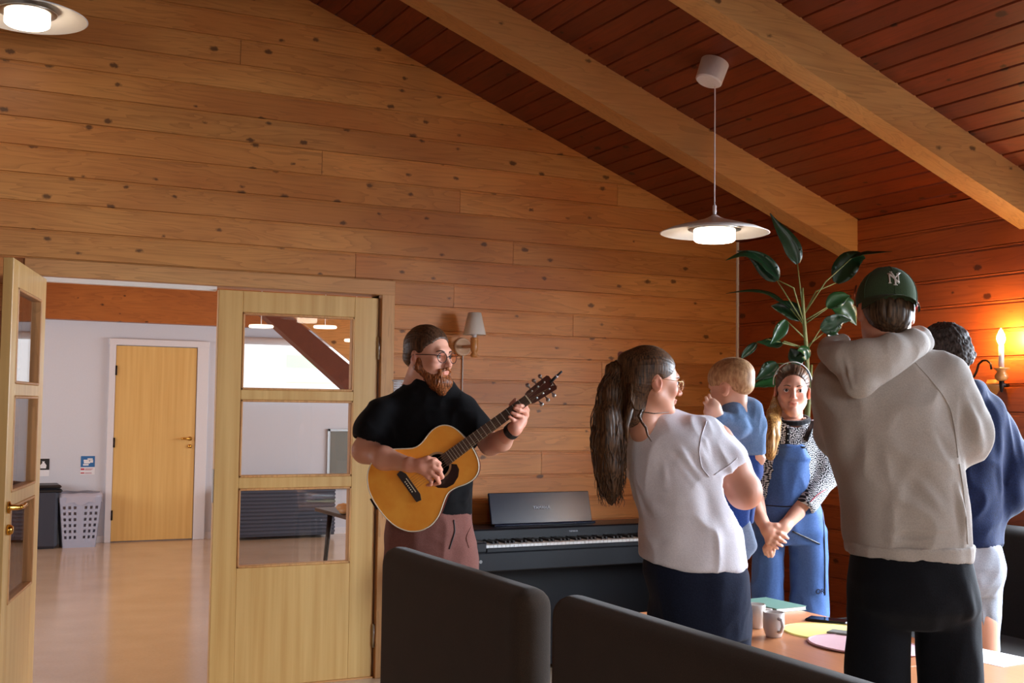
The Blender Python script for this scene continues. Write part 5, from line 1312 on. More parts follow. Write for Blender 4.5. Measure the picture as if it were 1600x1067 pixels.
# white T-shirt
whitet = fabric('white_cotton', srgb(240, 236, 242), srgb(214, 210, 218), scale=260, sheen=.1)
S = SDF(.006)
def sec(py_, xl, xr, dp, dd=.03): a_, b_ = L(xl, py_, 0), L(xr, py_, 0); return (a_[2], (a_[0]+b_[0])/2, dd, (b_[0]-a_[0])/2, dp)
S.loft([sec(884, 998, 1166, .150, .02), sec(850, 1000, 1160, .150, .01), sec(800, 999, 1150, .150, .01), sec(750, 985, 1140, .150, .02), sec(700, 984, 1128, .145, .03), sec(668, 986, 1118, .125, .04), sec(650, 1000, 1090, .09, .05), sec(640, 1010, 1060, .06, .05)], k=.03, p=2.2)
S.cone(L(1096, 682, .03), L(1132, 724, .0), .070, .078, k=.05); S.cone(L(1015, 690, .06), L(1008, 730, .14), .07, .07, k=.05)
S.half(L(1136, 733, 0), nrm(np.array(L(1160, 770))-np.array(L(1124, 705))), .004, .115)
aR = nrm(np.array(eR)-np.array(sR)); S.cone(L(1134, 728, .0), L(1180, 800, -.03), .064, .072, k=.004, sub=True)
S.cone(np.array([-.17, .04, L(0, 630)[2]]), np.array([-.13, .045, L(0, 655)[2]]), .07, .055, k=.012, sub=True)
hem = np.array(L(1080, 890, 0)); S.half(hem, (-.26, 0, -1), .006); S.loft([sec(920, 1010, 1160, .135, .02), sec(872, 1012, 1152, .135, .02)], k=.006, sub=True)
wts = soft('t_shirt', S, whitet, root, wr=dict(amp=.015, scale=(7, 7, 2.6), seed=21, folds=[(L(1055, 690, -.12), L(1120, 790, -.10), .014, .011), (L(1060, 720, -.12), L(1140, 850, -.1), .014, .010), (L(1100, 690, -.08), L(1112, 740, -.08), .010, .010), (L(1005, 852, -.12), L(1150, 838, -.12), .016, -.006), (L(1002, 790, -.10), L(1130, 820, -.12), .02, .008), (L(1000, 690, -.12), L(1018, 790, -.12), .014, .008), (L(1130, 800, -.1), L(1160, 880, -.06), .012, .010), (L(1090, 860, -.12), L(1150, 870, -.1), .010, .008), (L(1030, 700, -.13), L(1040, 760, -.13), .014, .007)]))
seam('sleeve_seam', wts, [(1104, 658), (1096, 680), (1092, 705), (1096, 730), (1108, 745)], .0016, whitet, root)
seam('sleeve_hem', wts, [(1152, 716), (1138, 728), (1116, 742)], .0014, whitet, root)
jeans = fabric('dark_denim', srgb(34, 40, 62), srgb(20, 24, 38), scale=240, sheen=.05)
S = SDF(.008); S.loft([sec(990, 1024, 1168, .13, .02), sec(930, 1016, 1170, .145, .01), sec(890, 1004, 1166, .14, .01), sec(850, 1012, 1150, .12, .02)], k=.02)
for a_, b_ in ((1058, 1070), (1128, 1136)): S.chain([L(a_, 960, .01), L(b_, 1120, .0), (L(b_, 1120)[0], .02, .06)], [.095, .075, .06], k=.02)
soft('jeans', S, jeans, root, wr=dict(amp=.006, scale=(9, 9, 5), seed=8, folds=[(L(1040, 955, -.13), L(1150, 950, -.12), .008, -.006)]))
for a_ in (-.06, .09):
    soft('shoe', SDF(.006).rbox((a_, .0, .04), (.045, .13, .038), .03), MT['white'], root)

# ------------------------------------------------------------ the baby
Bb = Fig('person', 1150, 3.90, 'blond baby in a light blue jumper held on the woman\u2019s arm', z=.9)
L, root = Bb.L, Bb.root
hp = L(1141, 606, .02); hR = hrot(-124, 12); hs = .715
bd = Body(); V, F = headsdf(age='baby', fem=1, fat=.12, necklen=.08, neckdir=(0, -.01)).mesh(); V = relax(V, F, 1); bd.add(place(V, hp, hR, hs), F, headtone(V, .3))
S = SDF(.0028)
kn = [L(1112, 628, -.075), L(1109, 632, -.08), L(1109, 636, -.08), L(1111, 640, -.075)]
hand(S, L(1121, 648, -.07), L(1115, 638, -.075), kn, [[L(1109, 622, -.078), L(1108, 617, -.08)], [L(1105, 627, -.084), L(1103, 621, -.086)], [L(1104, 633, -.085), L(1100, 629, -.086)], [L(1106, 639, -.08), L(1102, 637, -.083)]],
     [L(1114, 642, -.072), L(1108, 645, -.075), L(1104, 644, -.077)], wr=.018, pr=.013, fr=.0055, k=.003)
S.cone(L(1130, 662, -.06), L(1121, 648, -.07), .024, .018, k=.01)
kn = [L(1186, 719, .0), L(1184, 721, .0), L(1182, 722, .0), L(1180, 722, .0)]
hand(S, L(1184, 708, .0), L(1184, 714, .0), kn, [[L(1186, 724, -.004), L(1184, 727, -.01)], [L(1184, 726, -.004), L(1182, 728, -.01)], [L(1181, 727, -.004), L(1180, 729, -.01)], [L(1179, 726, -.004), L(1178, 728, -.01)]], [L(1182, 712, -.01), L(1180, 717, -.014)], wr=.016, pr=.012, fr=.005, k=.003)
S.cone(L(1184, 696, .0), L(1184, 708, .0), .02, .016, k=.01)
S.cone(L(1158, 650, .03), L(1160, 700, .03), .035, .04, k=.02).cone(L(1160, 700, .03), L(1156, 770, -.02), .035, .026, k=.03).cone(L(1156, 770, -.02), L(1164, 850, -.02), .026, .02, k=.02)
bd.sdf(S); bd.mk(SKINB, root)
eyes(root, hp, hR, hs)
S = SDF(.003).ell((0, .016, .052), (.094, .113, .089), k=.03).ell((0, .06, .0), (.068, .055, .05), k=.02); S.ell((0, -.132, -.040), (.12, .072, .074), k=.02, sub=True); S.half((0, 0, -.045), (0, -.45, -1), .01)
for sx in (-1, 1): S.ell((sx*.086, .006, -.012), (.026, .026, .034), k=.006, sub=True)
headpart('hair', S, H_baby, root, hp, hR, hs, post=lambda V, F: strands(V, F, .0005))
bluej = fabric('light_blue_knit', srgb(124, 156, 196), srgb(92, 124, 168), scale=200)
S = SDF(.004); S.chain([L(1157, 643, .03), L(1161, 668, .03), L(1165, 706, .03)], [.052, .066, .066], k=.02).cone(L(1148, 641, .02), L(1173, 639, .03), .036, .036, k=.02)
S.cone(L(1145, 640, -.01), L(1152, 668, -.04), .036, .036, k=.02).cone(L(1152, 668, -.04), L(1124, 655, -.065), .036, .027, k=.015)
S.cone(L(1174, 640, .02), L(1184, 665, .02), .034, .030, k=.02).cone(L(1184, 665, .02), L(1184, 704, .0), .028, .022, k=.015)
S.half(L(1160, 712, 0), (.05, 0, -1), .004)
soft('jumper', S, bluej, root, wr=dict(amp=.005, scale=(16, 16, 10), seed=3, folds=[(L(1145, 650, -.05), L(1160, 675, -.06), .008, -.006), (L(1150, 690, -.03), L(1178, 680, -.03), .009, .005)]))
S = SDF(.004); a = np.linspace(0, 6.28, 17); C0 = L(1155, 629, .025); S.chain([C0+np.array([.034*math.cos(t), .036*math.sin(t), -.008*math.cos(t)]) for t in a], [.006]*17, k=.003); soft('collar', S, bluej, root)
bluep = fabric('blue_romper', srgb(50, 84, 158), srgb(34, 58, 120), scale=220)
S = SDF(.005); S.chain([L(1165, 708, .03), L(1162, 735, .02), L(1160, 750, .0)], [.056, .060, .052], k=.02)
S.chain([L(1155, 745, -.01), L(1152, 785, -.02), L(1155, 815, -.02)], [.046, .040, .034], k=.02); S.chain([L(1162, 745, .06), L(1160, 785, .08), L(1162, 812, .08)], [.046, .040, .034], k=.02)
S.half(L(1150, 824, 0), (.1, 0, -1), .004)
soft('trousers', S, bluep, root, wr=dict(amp=.004, scale=(14, 14, 8), seed=9))
sock = fabric('pale_blue_sock', srgb(150, 166, 188), srgb(116, 134, 160), scale=200)
for dd_, ox in ((-.02, 0), (.08, -3)):
    S = SDF(.004); S.chain([L(1160+ox, 822, dd_), L(1163+ox, 838, dd_), L(1168+ox, 852, dd_-.0), L(1164+ox, 866, dd_-.02)], [.030, .031, .029, .020], k=.012); soft('sock', S, sock, root)

# ------------------------------------------------------------ the young woman in blue dungarees
Gl = Fig('person', 1238, 4.88, 'young woman with a headband, patterned jumper and blue dungarees, hands clasped')
L, root = Gl.L, Gl.root
hp = L(1238, 610); hR = hrot(-10, 1, 2); hs = .885
bd = Body(); V, F = headsdf(fem=1, fat=-.02, necklen=.14, neckdir=(.012, .03)).mesh(); V = relax(V, F, 1); bd.add(place(V, hp, hR, hs), F, headtone(V, .75))
shR_, shL_ = L(1199, 678, .02), L(1280, 676, .02); eR_, eL_ = L(1174, 745, .03), L(1291, 742, .0); wR_, wL_ = L(1190, 812, -.12), L(1226, 822, -.14)
S = SDF(.005); S.chain([shR_, eR_, wR_], [.045, .040, .024], k=.02).chain([shL_, eL_, wL_], [.045, .040, .023], k=.02)
S.loft([(1.05, 0, .0, .08, .06), (1.2, 0, .0, .08, .06), (1.34, 0, .02, .08, .04), (1.42, 0, .02, .045, .045)]); bd.sdf(S, 2)
S = SDF(.0026)
kn = [L(1208, 829, -.16), L(1206, 835, -.162), L(1203, 841, -.160), L(1200, 846, -.156)]
hand(S, wR_, L(1199, 828, -.145), kn, [[L(1219, 833, -.168), L(1227, 838, -.166), L(1231, 841, -.162)], [L(1216, 840, -.170), L(1223, 845, -.168), L(1227, 847, -.164)], [L(1212, 847, -.168), L(1218, 851, -.164), L(1222, 853, -.160)], [L(1207, 851, -.162), L(1212, 855, -.158), L(1215, 857, -.155)]],
     [L(1204, 822, -.150), L(1213, 822, -.156), L(1221, 826, -.158)], wr=.022, pr=.016, fr=.0078)
kn = [L(1205, 848, -.135), L(1202, 853, -.138), L(1199, 856, -.138), L(1196, 857, -.135)]
hand(S, wL_, L(1213, 838, -.135), kn, [[L(1209, 858, -.140), L(1208, 866, -.136)], [L(1204, 862, -.142), L(1206, 869, -.136)], [L(1199, 863, -.140), L(1201, 869, -.134)], [L(1195, 861, -.136), L(1196, 866, -.130)]],
     [L(1211, 836, -.145), L(1207, 842, -.148), L(1203, 846, -.148)], wr=.022, pr=.015, fr=.0076)
S.cone(L(1180, 790, -.08), wR_, .032, .023, k=.02).cone(L(1246, 800, -.10), wL_, .032, .023, k=.02); bd.sdf(S)
S = SDF(.008)
for sx in (-.10, .075): S.chain([(sx, .02, .65), (sx, .0, .45), (sx, .03, .08)], [.045, .045, .035], k=.03)
bd.sdf(S); bd.mk(SKIN, root)
eyes(root, hp, hR, hs); brows(root, hp, hR, hs, H_brown, .0022)
S = SDF(.003).ell((0, .016, .042), (.080, .100, .084), k=.01).ell((0, .05, -.02), (.066, .060, .06), k=.02)
S.ell((0, -.088, .002), (.068, .066, .070), k=.012, sub=True); S.ell((0, -.05, -.062), (.10, .080, .055), k=.01, sub=True); S.half((0, 0, -.07), (0, -.2, -1), .01)
headpart('hair', S, H_brown, root, hp, hR, hs, post=lambda V, F: strands(V, F, .0016))
a = np.linspace(math.radians(-8), math.radians(188), 40)
m = MB(); P = [np.array([.088*math.cos(t), -.012+.02*abs(math.cos(t)), .036+.098*math.sin(t)]) for t in a]; m.tube(P, .0042, 8, flat=.6)
mk('headband', place(np.concatenate(m.V), hp, hR, hs), m.F, plain('white_band_plastic', srgb(236, 230, 226), .3), root, smooth=True, local=True)
m = MB(); P = [np.array([.089*math.cos(t), -.008+.02*abs(math.cos(t)), .030+.098*math.sin(t)]) for t in a[:12]]; m.tube(P, .0058, 8, flat=.7)
mk('headband_pad', place(np.concatenate(m.V), hp, hR, hs), m.F, plain('light_blue_pad', srgb(92, 172, 214), .4), root, smooth=True, local=True)
MB().lathe([(0, -.004), (.0035, 0), (0, .004)], L(1261, 624, -.01), 10).mk('earring', MT['white'], root, local=True)
# side ponytail
tp = [(1214, 622, .03), (1210, 645, -.03), (1206, 662, -.075), (1204, 680, -.105), (1201, 697, -.115), (1203, 712, -.115), (1205, 719, -.11)]
S = SDF(.004).chain([L(*p) for p in tp], [.018, .024, .032, .034, .028, .014, .004], k=.02); V, F = S.mesh(); V = relax(V, F, 1); V = V+normals(V, F)*(.005*vnoise(np.c_[V[:, :2]*70, V[:, 2]*8], 2))[:, None]
pny = mk('side_ponytail', V, F, H_blond, root, smooth=True, local=True); m = MB()
for k in range(110):
    ph_, rad = r3.uniform(0, 6.28), r3.uniform(.7, 1.15); pts = []; ln = r3.uniform(4.6, 6)
    for q in np.linspace(.2, ln, 16):
        i = min(int(q), 5); f_ = q-i; base = np.array(L(*tp[i]))*(1-f_)+np.array(L(*tp[i+1]))*f_; rr_ = np.interp(q, range(7), [.016, .024, .030, .033, .030, .018, .006])*rad
        pts.append(base+np.array([math.cos(ph_)*rr_+.003*math.sin(q*3+k), math.sin(ph_)*rr_*.8, 0]))
    m.tube(pts, [.0018*min(1, (16-j)/5+.1) for j in range(16)], 4)
m.mk('loose_locks', H_blond, pny, smooth=True, local=True, kind='stuff')
# patterned jumper
t = NT('nordic_knit'); tc = t.add('ShaderNodeTexCoord'); sx_ = t.add('ShaderNodeSeparateXYZ'); t.link(tc.outputs['Object'], sx_.inputs[0])
hx1 = t.math('ADD', sx_.outputs[0], t.math('MULTIPLY', sx_.outputs[1], .8)); fx = 1/.046; 
A_ = t.math('PINGPONG', t.math('MULTIPLY', hx1, fx), .5); B2 = t.math('PINGPONG', t.math('MULTIPLY', sx_.outputs[2], fx*.85), .5)
dm = t.math('ADD', A_, B2); r1 = t.math('GREATER_THAN', t.math('FRACT', t.math('MULTIPLY', dm, 4.0)), .52)
dm2 = t.math('ABSOLUTE', t.math('SUBTRACT', A_, B2)); r2 = t.math('LESS_THAN', dm2, .07); pat = t.math('ABSOLUTE', t.math('SUBTRACT', r1, r2))
c_ = t.mix(pat, srgb(30, 32, 40), srgb(206, 206, 208)); t.link(c_, t.b.inputs['Base Color']); t.b.inputs['Roughness'].default_value = .9; t.bump(pat, .3, .002); nordic = t.m
S = SDF(.005)
S.loft([sec(790, 1190, 1272, .085, .02), sec(740, 1184, 1276, .09, .02), sec(700, 1190, 1280, .092, .02), sec(672, 1194, 1284, .085, .02), sec(660, 1208, 1268, .07, .015), sec(652, 1220, 1260, .055, .02)], k=.03)
S.cone(shL_, eL_, .056, .050, k=.04).cone(eL_, L(1262, 788, -.09), .050, .042, k=.03).cone(shR_, eR_, .056, .048, k=.04).cone(eR_, L(1177, 780, -.05), .046, .040, k=.03)
S.half(L(1256, 796, -.09), np.array(wL_)-np.array(eL_), .004, .07); S.cone(L(1258, 792, -.08), wL_, .036, .036, k=.003, sub=True)
S.cone(L(1240, 652, -.02), L(1240, 630, .01), .048, .055, k=.01, sub=True)
njm = soft('jumper', S, nordic, root, wr=dict(amp=.005, scale=(10, 10, 14), seed=31))
black_knit = fabric('black_knit', srgb(30, 30, 34), srgb(18, 18, 20))
S = SDF(.0035); C0 = L(1241, 656, -.0); S.chain([C0+np.array([.060*math.cos(t), .055*math.sin(t)+.01, .014*math.sin(t)+.004*math.cos(t)]) for t in np.linspace(0, 6.28, 25)], [.010]*25, k=.006); soft('collar', S, black_knit, root)
def onfront(px_, py_, dd): return L(px_, py_, dd)
seam('button_placket', njm, [(1231, 662), (1231, 676), (1230, 700)], .0085, black_knit, root, flat=.3, lift=.001)
for (qx, qy) in ((1231, 668), (1231, 678), (1231, 688)):
    for q in surf(njm, [(qx, qy)], .004): MB().lathe([(0, -.002), (.0035, 0), (0, .003)], q, 10).mk('button', MT['white'], root)
seam('red_stripe', njm, [(1290, 765), (1278, 772), (1266, 784)], .003, red, root, flat=.5)
seam('red_stripe', njm, [(1272, 662), (1279, 672), (1284, 684)], .0025, red, root, flat=.5)
# dungarees
dung = fabric('blue_shell_fabric', srgb(78, 108, 162), srgb(58, 84, 132), scale=160, rough=.6, sheen=.05, bump=.1)
S = SDF(.006)
S.loft([sec(848, 1190, 1278, .075, .02), sec(828, 1177, 1289, .10, .02), sec(800, 1180, 1286, .102, .02), sec(770, 1189, 1276, .098, .02), sec(740, 1190, 1272, .100, .02), sec(712, 1198, 1270, .104, .02)], k=.02)
S.loft([sec(716, 1204, 1267, .106, .02), sec(694, 1209, 1257, .107, .02)], k=.01, p=3)
S.half(L(1230, 700, .02), (0, .75, 1), .004)
for (a_, b_, c_2, q_) in ((1201, 1198, 1196, .066), (1262, 1265, 1266, .078)): S.chain([L(a_, 835, .012), L(b_, 960, .0), L(c_2, 1060, .01), (L(c_2, 1060)[0], .02, .05)], [q_, q_, q_*.95, .062], k=.012)
gdg = soft('dungarees', S, dung, root, wr=dict(amp=.010, scale=(9, 9, 5), seed=44, folds=[(L(1192, 788, -.12), L(1270, 796, -.12), .006, -.006), (L(1200, 805, -.12), L(1275, 812, -.12), .012, .007), (L(1228, 850, -.12), L(1275, 870, -.1), .014, .008), (L(1240, 860, -.11), L(1270, 950, -.09), .016, .010), (L(1226, 850, -.11), L(1230, 900, -.09), .010, -.010)]))
seam('pocket_zip', gdg, [(1238, 830), (1258, 839), (1281, 850)], .0035, MT['black'], root)
seam('side_zip', gdg, [(1284, 786), (1287, 820), (1289, 870), (1289, 930)], .0028, MT['black'], root)
seam('waist_seam', gdg, [(1192, 789), (1230, 792), (1270, 786)], .0022, MT['iron'], root)
seam('bib_hem', gdg, [(1208, 702), (1230, 700), (1258, 694)], .003, dung, root)
qa = surf(njm, dense([(1271, 658), (1265, 672), (1259, 686)], 5), .006); qb = surf(gdg, [(1255, 694), (1254, 699)], .004)
if qa and qb: MB().tube(qa+qb, .0125, 10, flat=.25).mk('strap', MT['black'], root, smooth=True)
qa = surf(njm, dense([(1214, 662), (1212, 675), (1211, 688)], 5), .006); qb = surf(gdg, [(1213, 701), (1213, 704)], .004)
if qa and qb: MB().tube(qa+qb, .0115, 10, flat=.25).mk('strap', MT['black'], root, smooth=True)
oq = surf(gdg, [(1281, 924)], .004)
if oq: text_mesh('leg_mark', 'OR', .030, MT['iron'], root, oq[0]-CF*.004, nrm(CR*.93+CF*.36), CU)
for sx in (-.1, .1): soft('shoe', SDF(.006).rbox((sx, -.04, .04), (.045, .13, .038), .03), MT['black'], root)

# ------------------------------------------------------------ the man in the navy hoodie, bowed over
Nv = Fig('person', 1510, 4.0, 'dark-haired man in a navy hoodie and pale grey shorts, head bowed')
L, root = Nv.L, Nv.root
hp = L(1474, 561, -.02); hR = hrot(-142, 24); hs = .90
bd = Body(); V, F = headsdf(necklen=.11, neckdir=(0, -.05)).mesh(); V = relax(V, F, 1); bd.add(place(V, hp, hR, hs), F, headtone(V, .5))
S = SDF(.007); sA, eA, wA = L(1545, 650, .02), L(1574, 735, .0), L(1545, 812, -.03)
S.chain([sA, eA, wA], [.035, .035, .028], k=.02).chain([L(1450, 650, .03), L(1432, 740, .05), L(1440, 790, .10)], [.05, .045, .03], k=.02)
S.loft([(1.0, -.02, .0, .10, .08), (1.3, -.03, .0, .12, .07), (1.42, -.04, .0, .06, .05)])
for sx in (-.11, .05): S.chain([(sx, .02, .75), (sx, .0, .5), (sx, .03, .08)], [.06, .045, .035], k=.03)
bd.sdf(S, 2)
S = SDF(.004); kn = [L(1532, 818, -.05), L(1530, 823, -.05), L(1528, 828, -.045), L(1526, 832, -.04)]
hand(S, wA, L(1538, 821, -.04), kn, [[L(1524, 820, -.05), L(1518, 822, -.04)], [L(1522, 826, -.05), L(1516, 828, -.04)], [L(1521, 831, -.045), L(1516, 832, -.035)], [L(1520, 835, -.04), L(1516, 837, -.03)]], [L(1536, 816, -.045), L(1528, 812, -.045), L(1521, 812, -.04)]); bd.sdf(S)
bd.mk(SKIN2, root)
eyes(root, hp, hR, hs)
S = SDF(.003).ell((0, .020, .044), (.084, .102, .090), k=.01).ell((0, .055, -.012), (.070, .062, .055), k=.02)
S.ell((0, -.088, .006), (.066, .066, .056), k=.012, sub=True); S.ell((0, -.05, -.062), (.10, .078, .05), k=.01, sub=True); S.half((0, 0, -.062), (0, -.35, -1), .01)
for sx in (-1, 1): S.ell((sx*.083, .008, -.014), (.022, .026, .036), k=.006, sub=True)
headpart('hair', S, H_dark, root, hp, hR, hs, post=lambda V, F: V+normals(V, F)*(.0045*vnoise(V*np.array([50, 50, 70]), 6)+.0035*vnoise(V*np.array([190, 190, 90]), 7))[:, None])
navy = fabric('navy_fleece', srgb(28, 44, 88), srgb(13, 21, 46), scale=220)
S = SDF(.007)
S.loft([sec(848, 1420, 1556, .13, .0), sec(800, 1416, 1556, .135, .0), sec(740, 1412, 1560, .14, .0), sec(690, 1414, 1568, .14, .0), sec(650, 1420, 1562, .13, .0), sec(620, 1435, 1545, .11, .0), sec(600, 1450, 1525, .08, .0)], k=.03)
S.cone(L(1540, 645, .0), L(1577, 720, .0), .068, .066, k=.05).cone(L(1577, 722, .0), L(1576, 770, -.01), .064, .060, k=.03).cone(L(1574, 772, -.01), L(1540, 815, -.03), .058, .045, k=.03)
S.cone(L(1450, 640, .03), L(1432, 735, .05), .065, .06, k=.05).cone(L(1432, 735, .05), L(1440, 785, .10), .06, .045, k=.03)
S.chain([L(1530, 606, -.02), L(1520, 612, -.075), L(1495, 618, -.11), L(1470, 614, -.11)], [.024, .032, .038, .032], k=.03)
S.half(L(1490, 849, 0), (0, 0, -1), .005)
soft('hoodie', S, navy, root, wr=dict(amp=.014, scale=(7, 7, 3), seed=51, folds=[(L(1548, 700, -.1), L(1560, 780, -.08), .018, .012), (L(1535, 790, -.1), L(1560, 760, -.08), .014, .010), (L(1520, 800, -.12), L(1545, 815, -.1), .012, .01)]))
greys = fabric('pale_grey_sweat', srgb(172, 176, 186), srgb(140, 144, 156), scale=260)
S = SDF(.007); S.loft([sec(925, 1440, 1550, .08, .01), sec(905, 1428, 1560, .12, .01), sec(880, 1424, 1562, .13, .0), sec(840, 1430, 1552, .125, .0)], k=.02)
for a_, b_ in ((1532, 1528), (1460, 1462)): S.chain([L(a_, 885, .01), L(b_, 1010, .0)], [.072, .066], k=.02)
S.half(L(1530, 1010, 0), (-.35, 0, -1), .005)
nsh = soft('shorts', S, greys, root, wr=dict(amp=.010, scale=(9, 9, 6), seed=61, folds=[(L(1524, 850, -.1), L(1545, 890, -.1), .008, -.008), (L(1530, 930, -.07), L(1540, 1000, -.07), .012, .01)]))
for sx in (-.1, .09): soft('shoe', SDF(.006).rbox((sx, .0, .04), (.045, .13, .038), .03), MT['black'], root)



# ------------------------------------------------------------ the man in the cap
Cp = Fig('person', 1412, 2.88, 'man seen from behind in a green cap, grey hooded sweatshirt and black trousers')
L, root = Cp.L, Cp.root
hp = L(1384, 485, .0); hR = hrot(176, 10, -3); hs = .81
bd = Body(); V, F = headsdf(necklen=.12, neckdir=(0, -.055)).mesh(); V = relax(V, F, 1); bd.add(place(V, hp, hR, hs), F, headtone(V, .5))
sR2, eR2, wR2 = L(1474, 592, .03), L(1504, 682, .02), L(1440, 660, .24); sL2, eL2, wL2 = L(1316, 600, .04), L(1316, 676, .16), L(1370, 650, .26)
S = SDF(.007).chain([sR2, eR2, wR2], [.05, .045, .028], k=.02).chain([sL2, eL2, wL2], [.05, .042, .028], k=.02)
S.loft([(1.0, 0, .02, .09, .07), (1.3, -.02, .02, .11, .07), (1.46, -.03, .02, .07, .04), (1.54, -.03, .02, .05, .04)])
for sx in (-.06, .115): S.chain([(sx, .02, .75), (sx, .0, .5), (sx, .03, .08)], [.06, .045, .035], k=.03)
bd.sdf(S, 2)
for (w3, sg_) in ((wR2, -1), (wL2, 1)):
    w3 = np.array(w3); S = SDF(.0035); pm = w3+np.array([sg_*.045, .03, .03]); kn = [pm+np.array([sg_*.035, .01, .03-.018*i]) for i in range(4)]
    hand(S, w3, pm, kn, [[k_+np.array([sg_*.025, .012, .018]), k_+np.array([sg_*.03, -.01, .03])] for k_ in kn], [pm+np.array([0, -.01, .02]), pm+np.array([sg_*.015, -.02, .045]), pm+np.array([sg_*.03, -.02, .065])]); bd.sdf(S)
bd.mk(SKIN, root)
eyes(root, hp, hR, hs)
S = SDF(.003).ell((0, .016, .000), (.077, .092, .06), k=.01).ell((0, .055, -.025), (.066, .056, .062), k=.02)
S.ell((0, -.085, -.01), (.08, .075, .09), k=.012, sub=True); S.ell((0, -.04, -.07), (.10, .075, .06), k=.01, sub=True); S.half((0, 0, .022), (0, 0, 1), .004)
for sx in (-1, 1): S.ell((sx*.083, .004, -.014), (.022, .026, .036), k=.006, sub=True)
headpart('hair', S, hairmat('brown_nape_hair', srgb(44, 32, 24), srgb(104, 80, 58), axis=(110, 110, 10)), root, hp, hR, hs, post=lambda V, F: V+normals(V, F)*(.0025*vnoise(np.c_[V[:, :2]*120, V[:, 2]*14], 6))[:, None])
green = fabric('olive_green_twill', srgb(74, 92, 66), srgb(54, 70, 50), scale=400, sheen=.05)
S = SDF(.003).ell((0, .006, .030), (.0885, .107, .102), k=.01); S.half((0, 0, .012), (0, -.10, -1), .004); S.ell((0, .006, .0), (.083, .101, .095), k=.003, sub=True)
cap = headpart('cap', S, green, root, hp, hR, hs)
# seams of the crown panels and the button
m = MB()
for k in range(6):
    a0 = math.radians(30+60*k); P = [np.array([math.cos(a0)*math.cos(e)*.0895, .006+math.sin(a0)*math.cos(e)*.108, .030+math.sin(e)*.103]) for e in np.linspace(math.radians(-6), math.radians(88), 16)]; m.tube(P, .0011, 5)
mk('crown_seam', place(np.concatenate(m.V), hp, hR, hs), m.F, green, cap, smooth=True, local=True, kind='stuff')
m = MB(); m.lathe([(0, -.003), (.007, -.001), (.006, .003), (0, .0045)], (0, .006, .133), 14); mk('cap_button', place(np.concatenate(m.V), hp, hR, hs), m.F, green, cap, smooth=True, local=True)
# bill hanging over the nape (cap worn back to front)
V = []; nu, nv = 25, 8
for top_ in (0, 1):
    for j in range(nv):
        for i in range(nu):
            u = (i/(nu-1)-.5)*2; v = j/(nv-1); a0 = math.radians(90)+u*math.radians(66)
            bx0, by0, bz0 = .0895*math.cos(a0), .006+.108*math.sin(a0), .018
            ln = .062*(1-abs(u)**2.6)**.5 if abs(u) < 1 else 0
            V.append((bx0*(1+.02*v), by0+ln*v*.95, bz0-ln*v*.30-.034*(u*u)*(v*.9+.1)+.002*top_))
F = []
for top_ in (0, 1):
    o0 = top_*nu*nv
    for j in range(nv-1):
        for i in range(nu-1):
            q = (o0+j*nu+i, o0+j*nu+i+1, o0+(j+1)*nu+i+1, o0+(j+1)*nu+i); F.append(q if top_ else q[::-1])
for i in range(nu-1): F.append(((nv-1)*nu+i, (nv-1)*nu+i+1, nu*nv+(nv-1)*nu+i+1, nu*nv+(nv-1)*nu+i))
mk('bill', place(np.array(V), hp, hR, hs), F, green, cap, smooth=True, local=True)
# interlocked letters embroidered on the cap
def capface(x, z):
    zz_ = z; yy_ = .006+.108*math.sqrt(max(0, 1-(x/.0895)**2-((zz_-.030)/.103)**2)); return np.array([x, yy_+.0012, zz_])
emb = plain('white_embroidery', srgb(236, 234, 230), .7)
def stroke(pts, w): 
    m = MB(); P = []
    for i in range(len(pts)-1):
        for q in np.linspace(0, 1, 6)[(0 if i == 0 else 1):]: P.append(capface(-(pts[i][0]+(pts[i+1][0]-pts[i][0])*q), pts[i][1]+(pts[i+1][1]-pts[i][1])*q))
    m.tube(P, w, 8); return m
mN, mY = MB(), MB()
zc = .072
for pts, w in (([(-.0145, -.017), (-.0145, .012)], .0024), ([(-.0155, .015), (.011, -.016)], .0030), ([(.011, -.018), (.011, .014)], .0022), ([(-.019, -.018), (-.010, -.018)], .0014), ([(-.019, .0155), (-.012, .0155)], .0014), ([(.007, .0155), (.015, .0155)], .0014)):
    q = stroke([(x, z_+zc) for x, z_ in pts], w); mN.add(np.concatenate(q.V), q.F)
for pts, w in (([(-.008, .021), (.001, .0)], .0028), ([(.0165, .019), (.001, .0)], .0024), ([(.001, .0), (.001, -.022)], .0028), ([(-.005, -.0235), (.007, -.0235)], .0014), ([(-.012, .0225), (-.004, .0225)], .0014), ([(.0125, .0205), (.021, .0205)], .0014)):
    q = stroke([(x, z_+zc) for x, z_ in pts], w); mY.add(np.concatenate(q.V), q.F)
for mm, nm in ((mN, 'letter_n'), (mY, 'letter_y')): mk(nm, place(np.concatenate(mm.V), hp, hR, hs), mm.F, emb, cap, smooth=True, local=True)
# red and black ear clips
MB().tube([L(1430, 468, .0), L(1431, 474, -.01), L(1430, 482, .0)], [.004, .007, .004], 10).mk('red_ear_clip', plain('red_plastic', srgb(196, 34, 34), .3), root, smooth=True, local=True)
MB().tube([L(1338, 446, .0), L(1335, 460, -.01), L(1336, 478, -.005)], [.002, .003, .002], 8).mk('glasses_arm', MT['copper'], root, smooth=True, local=True)
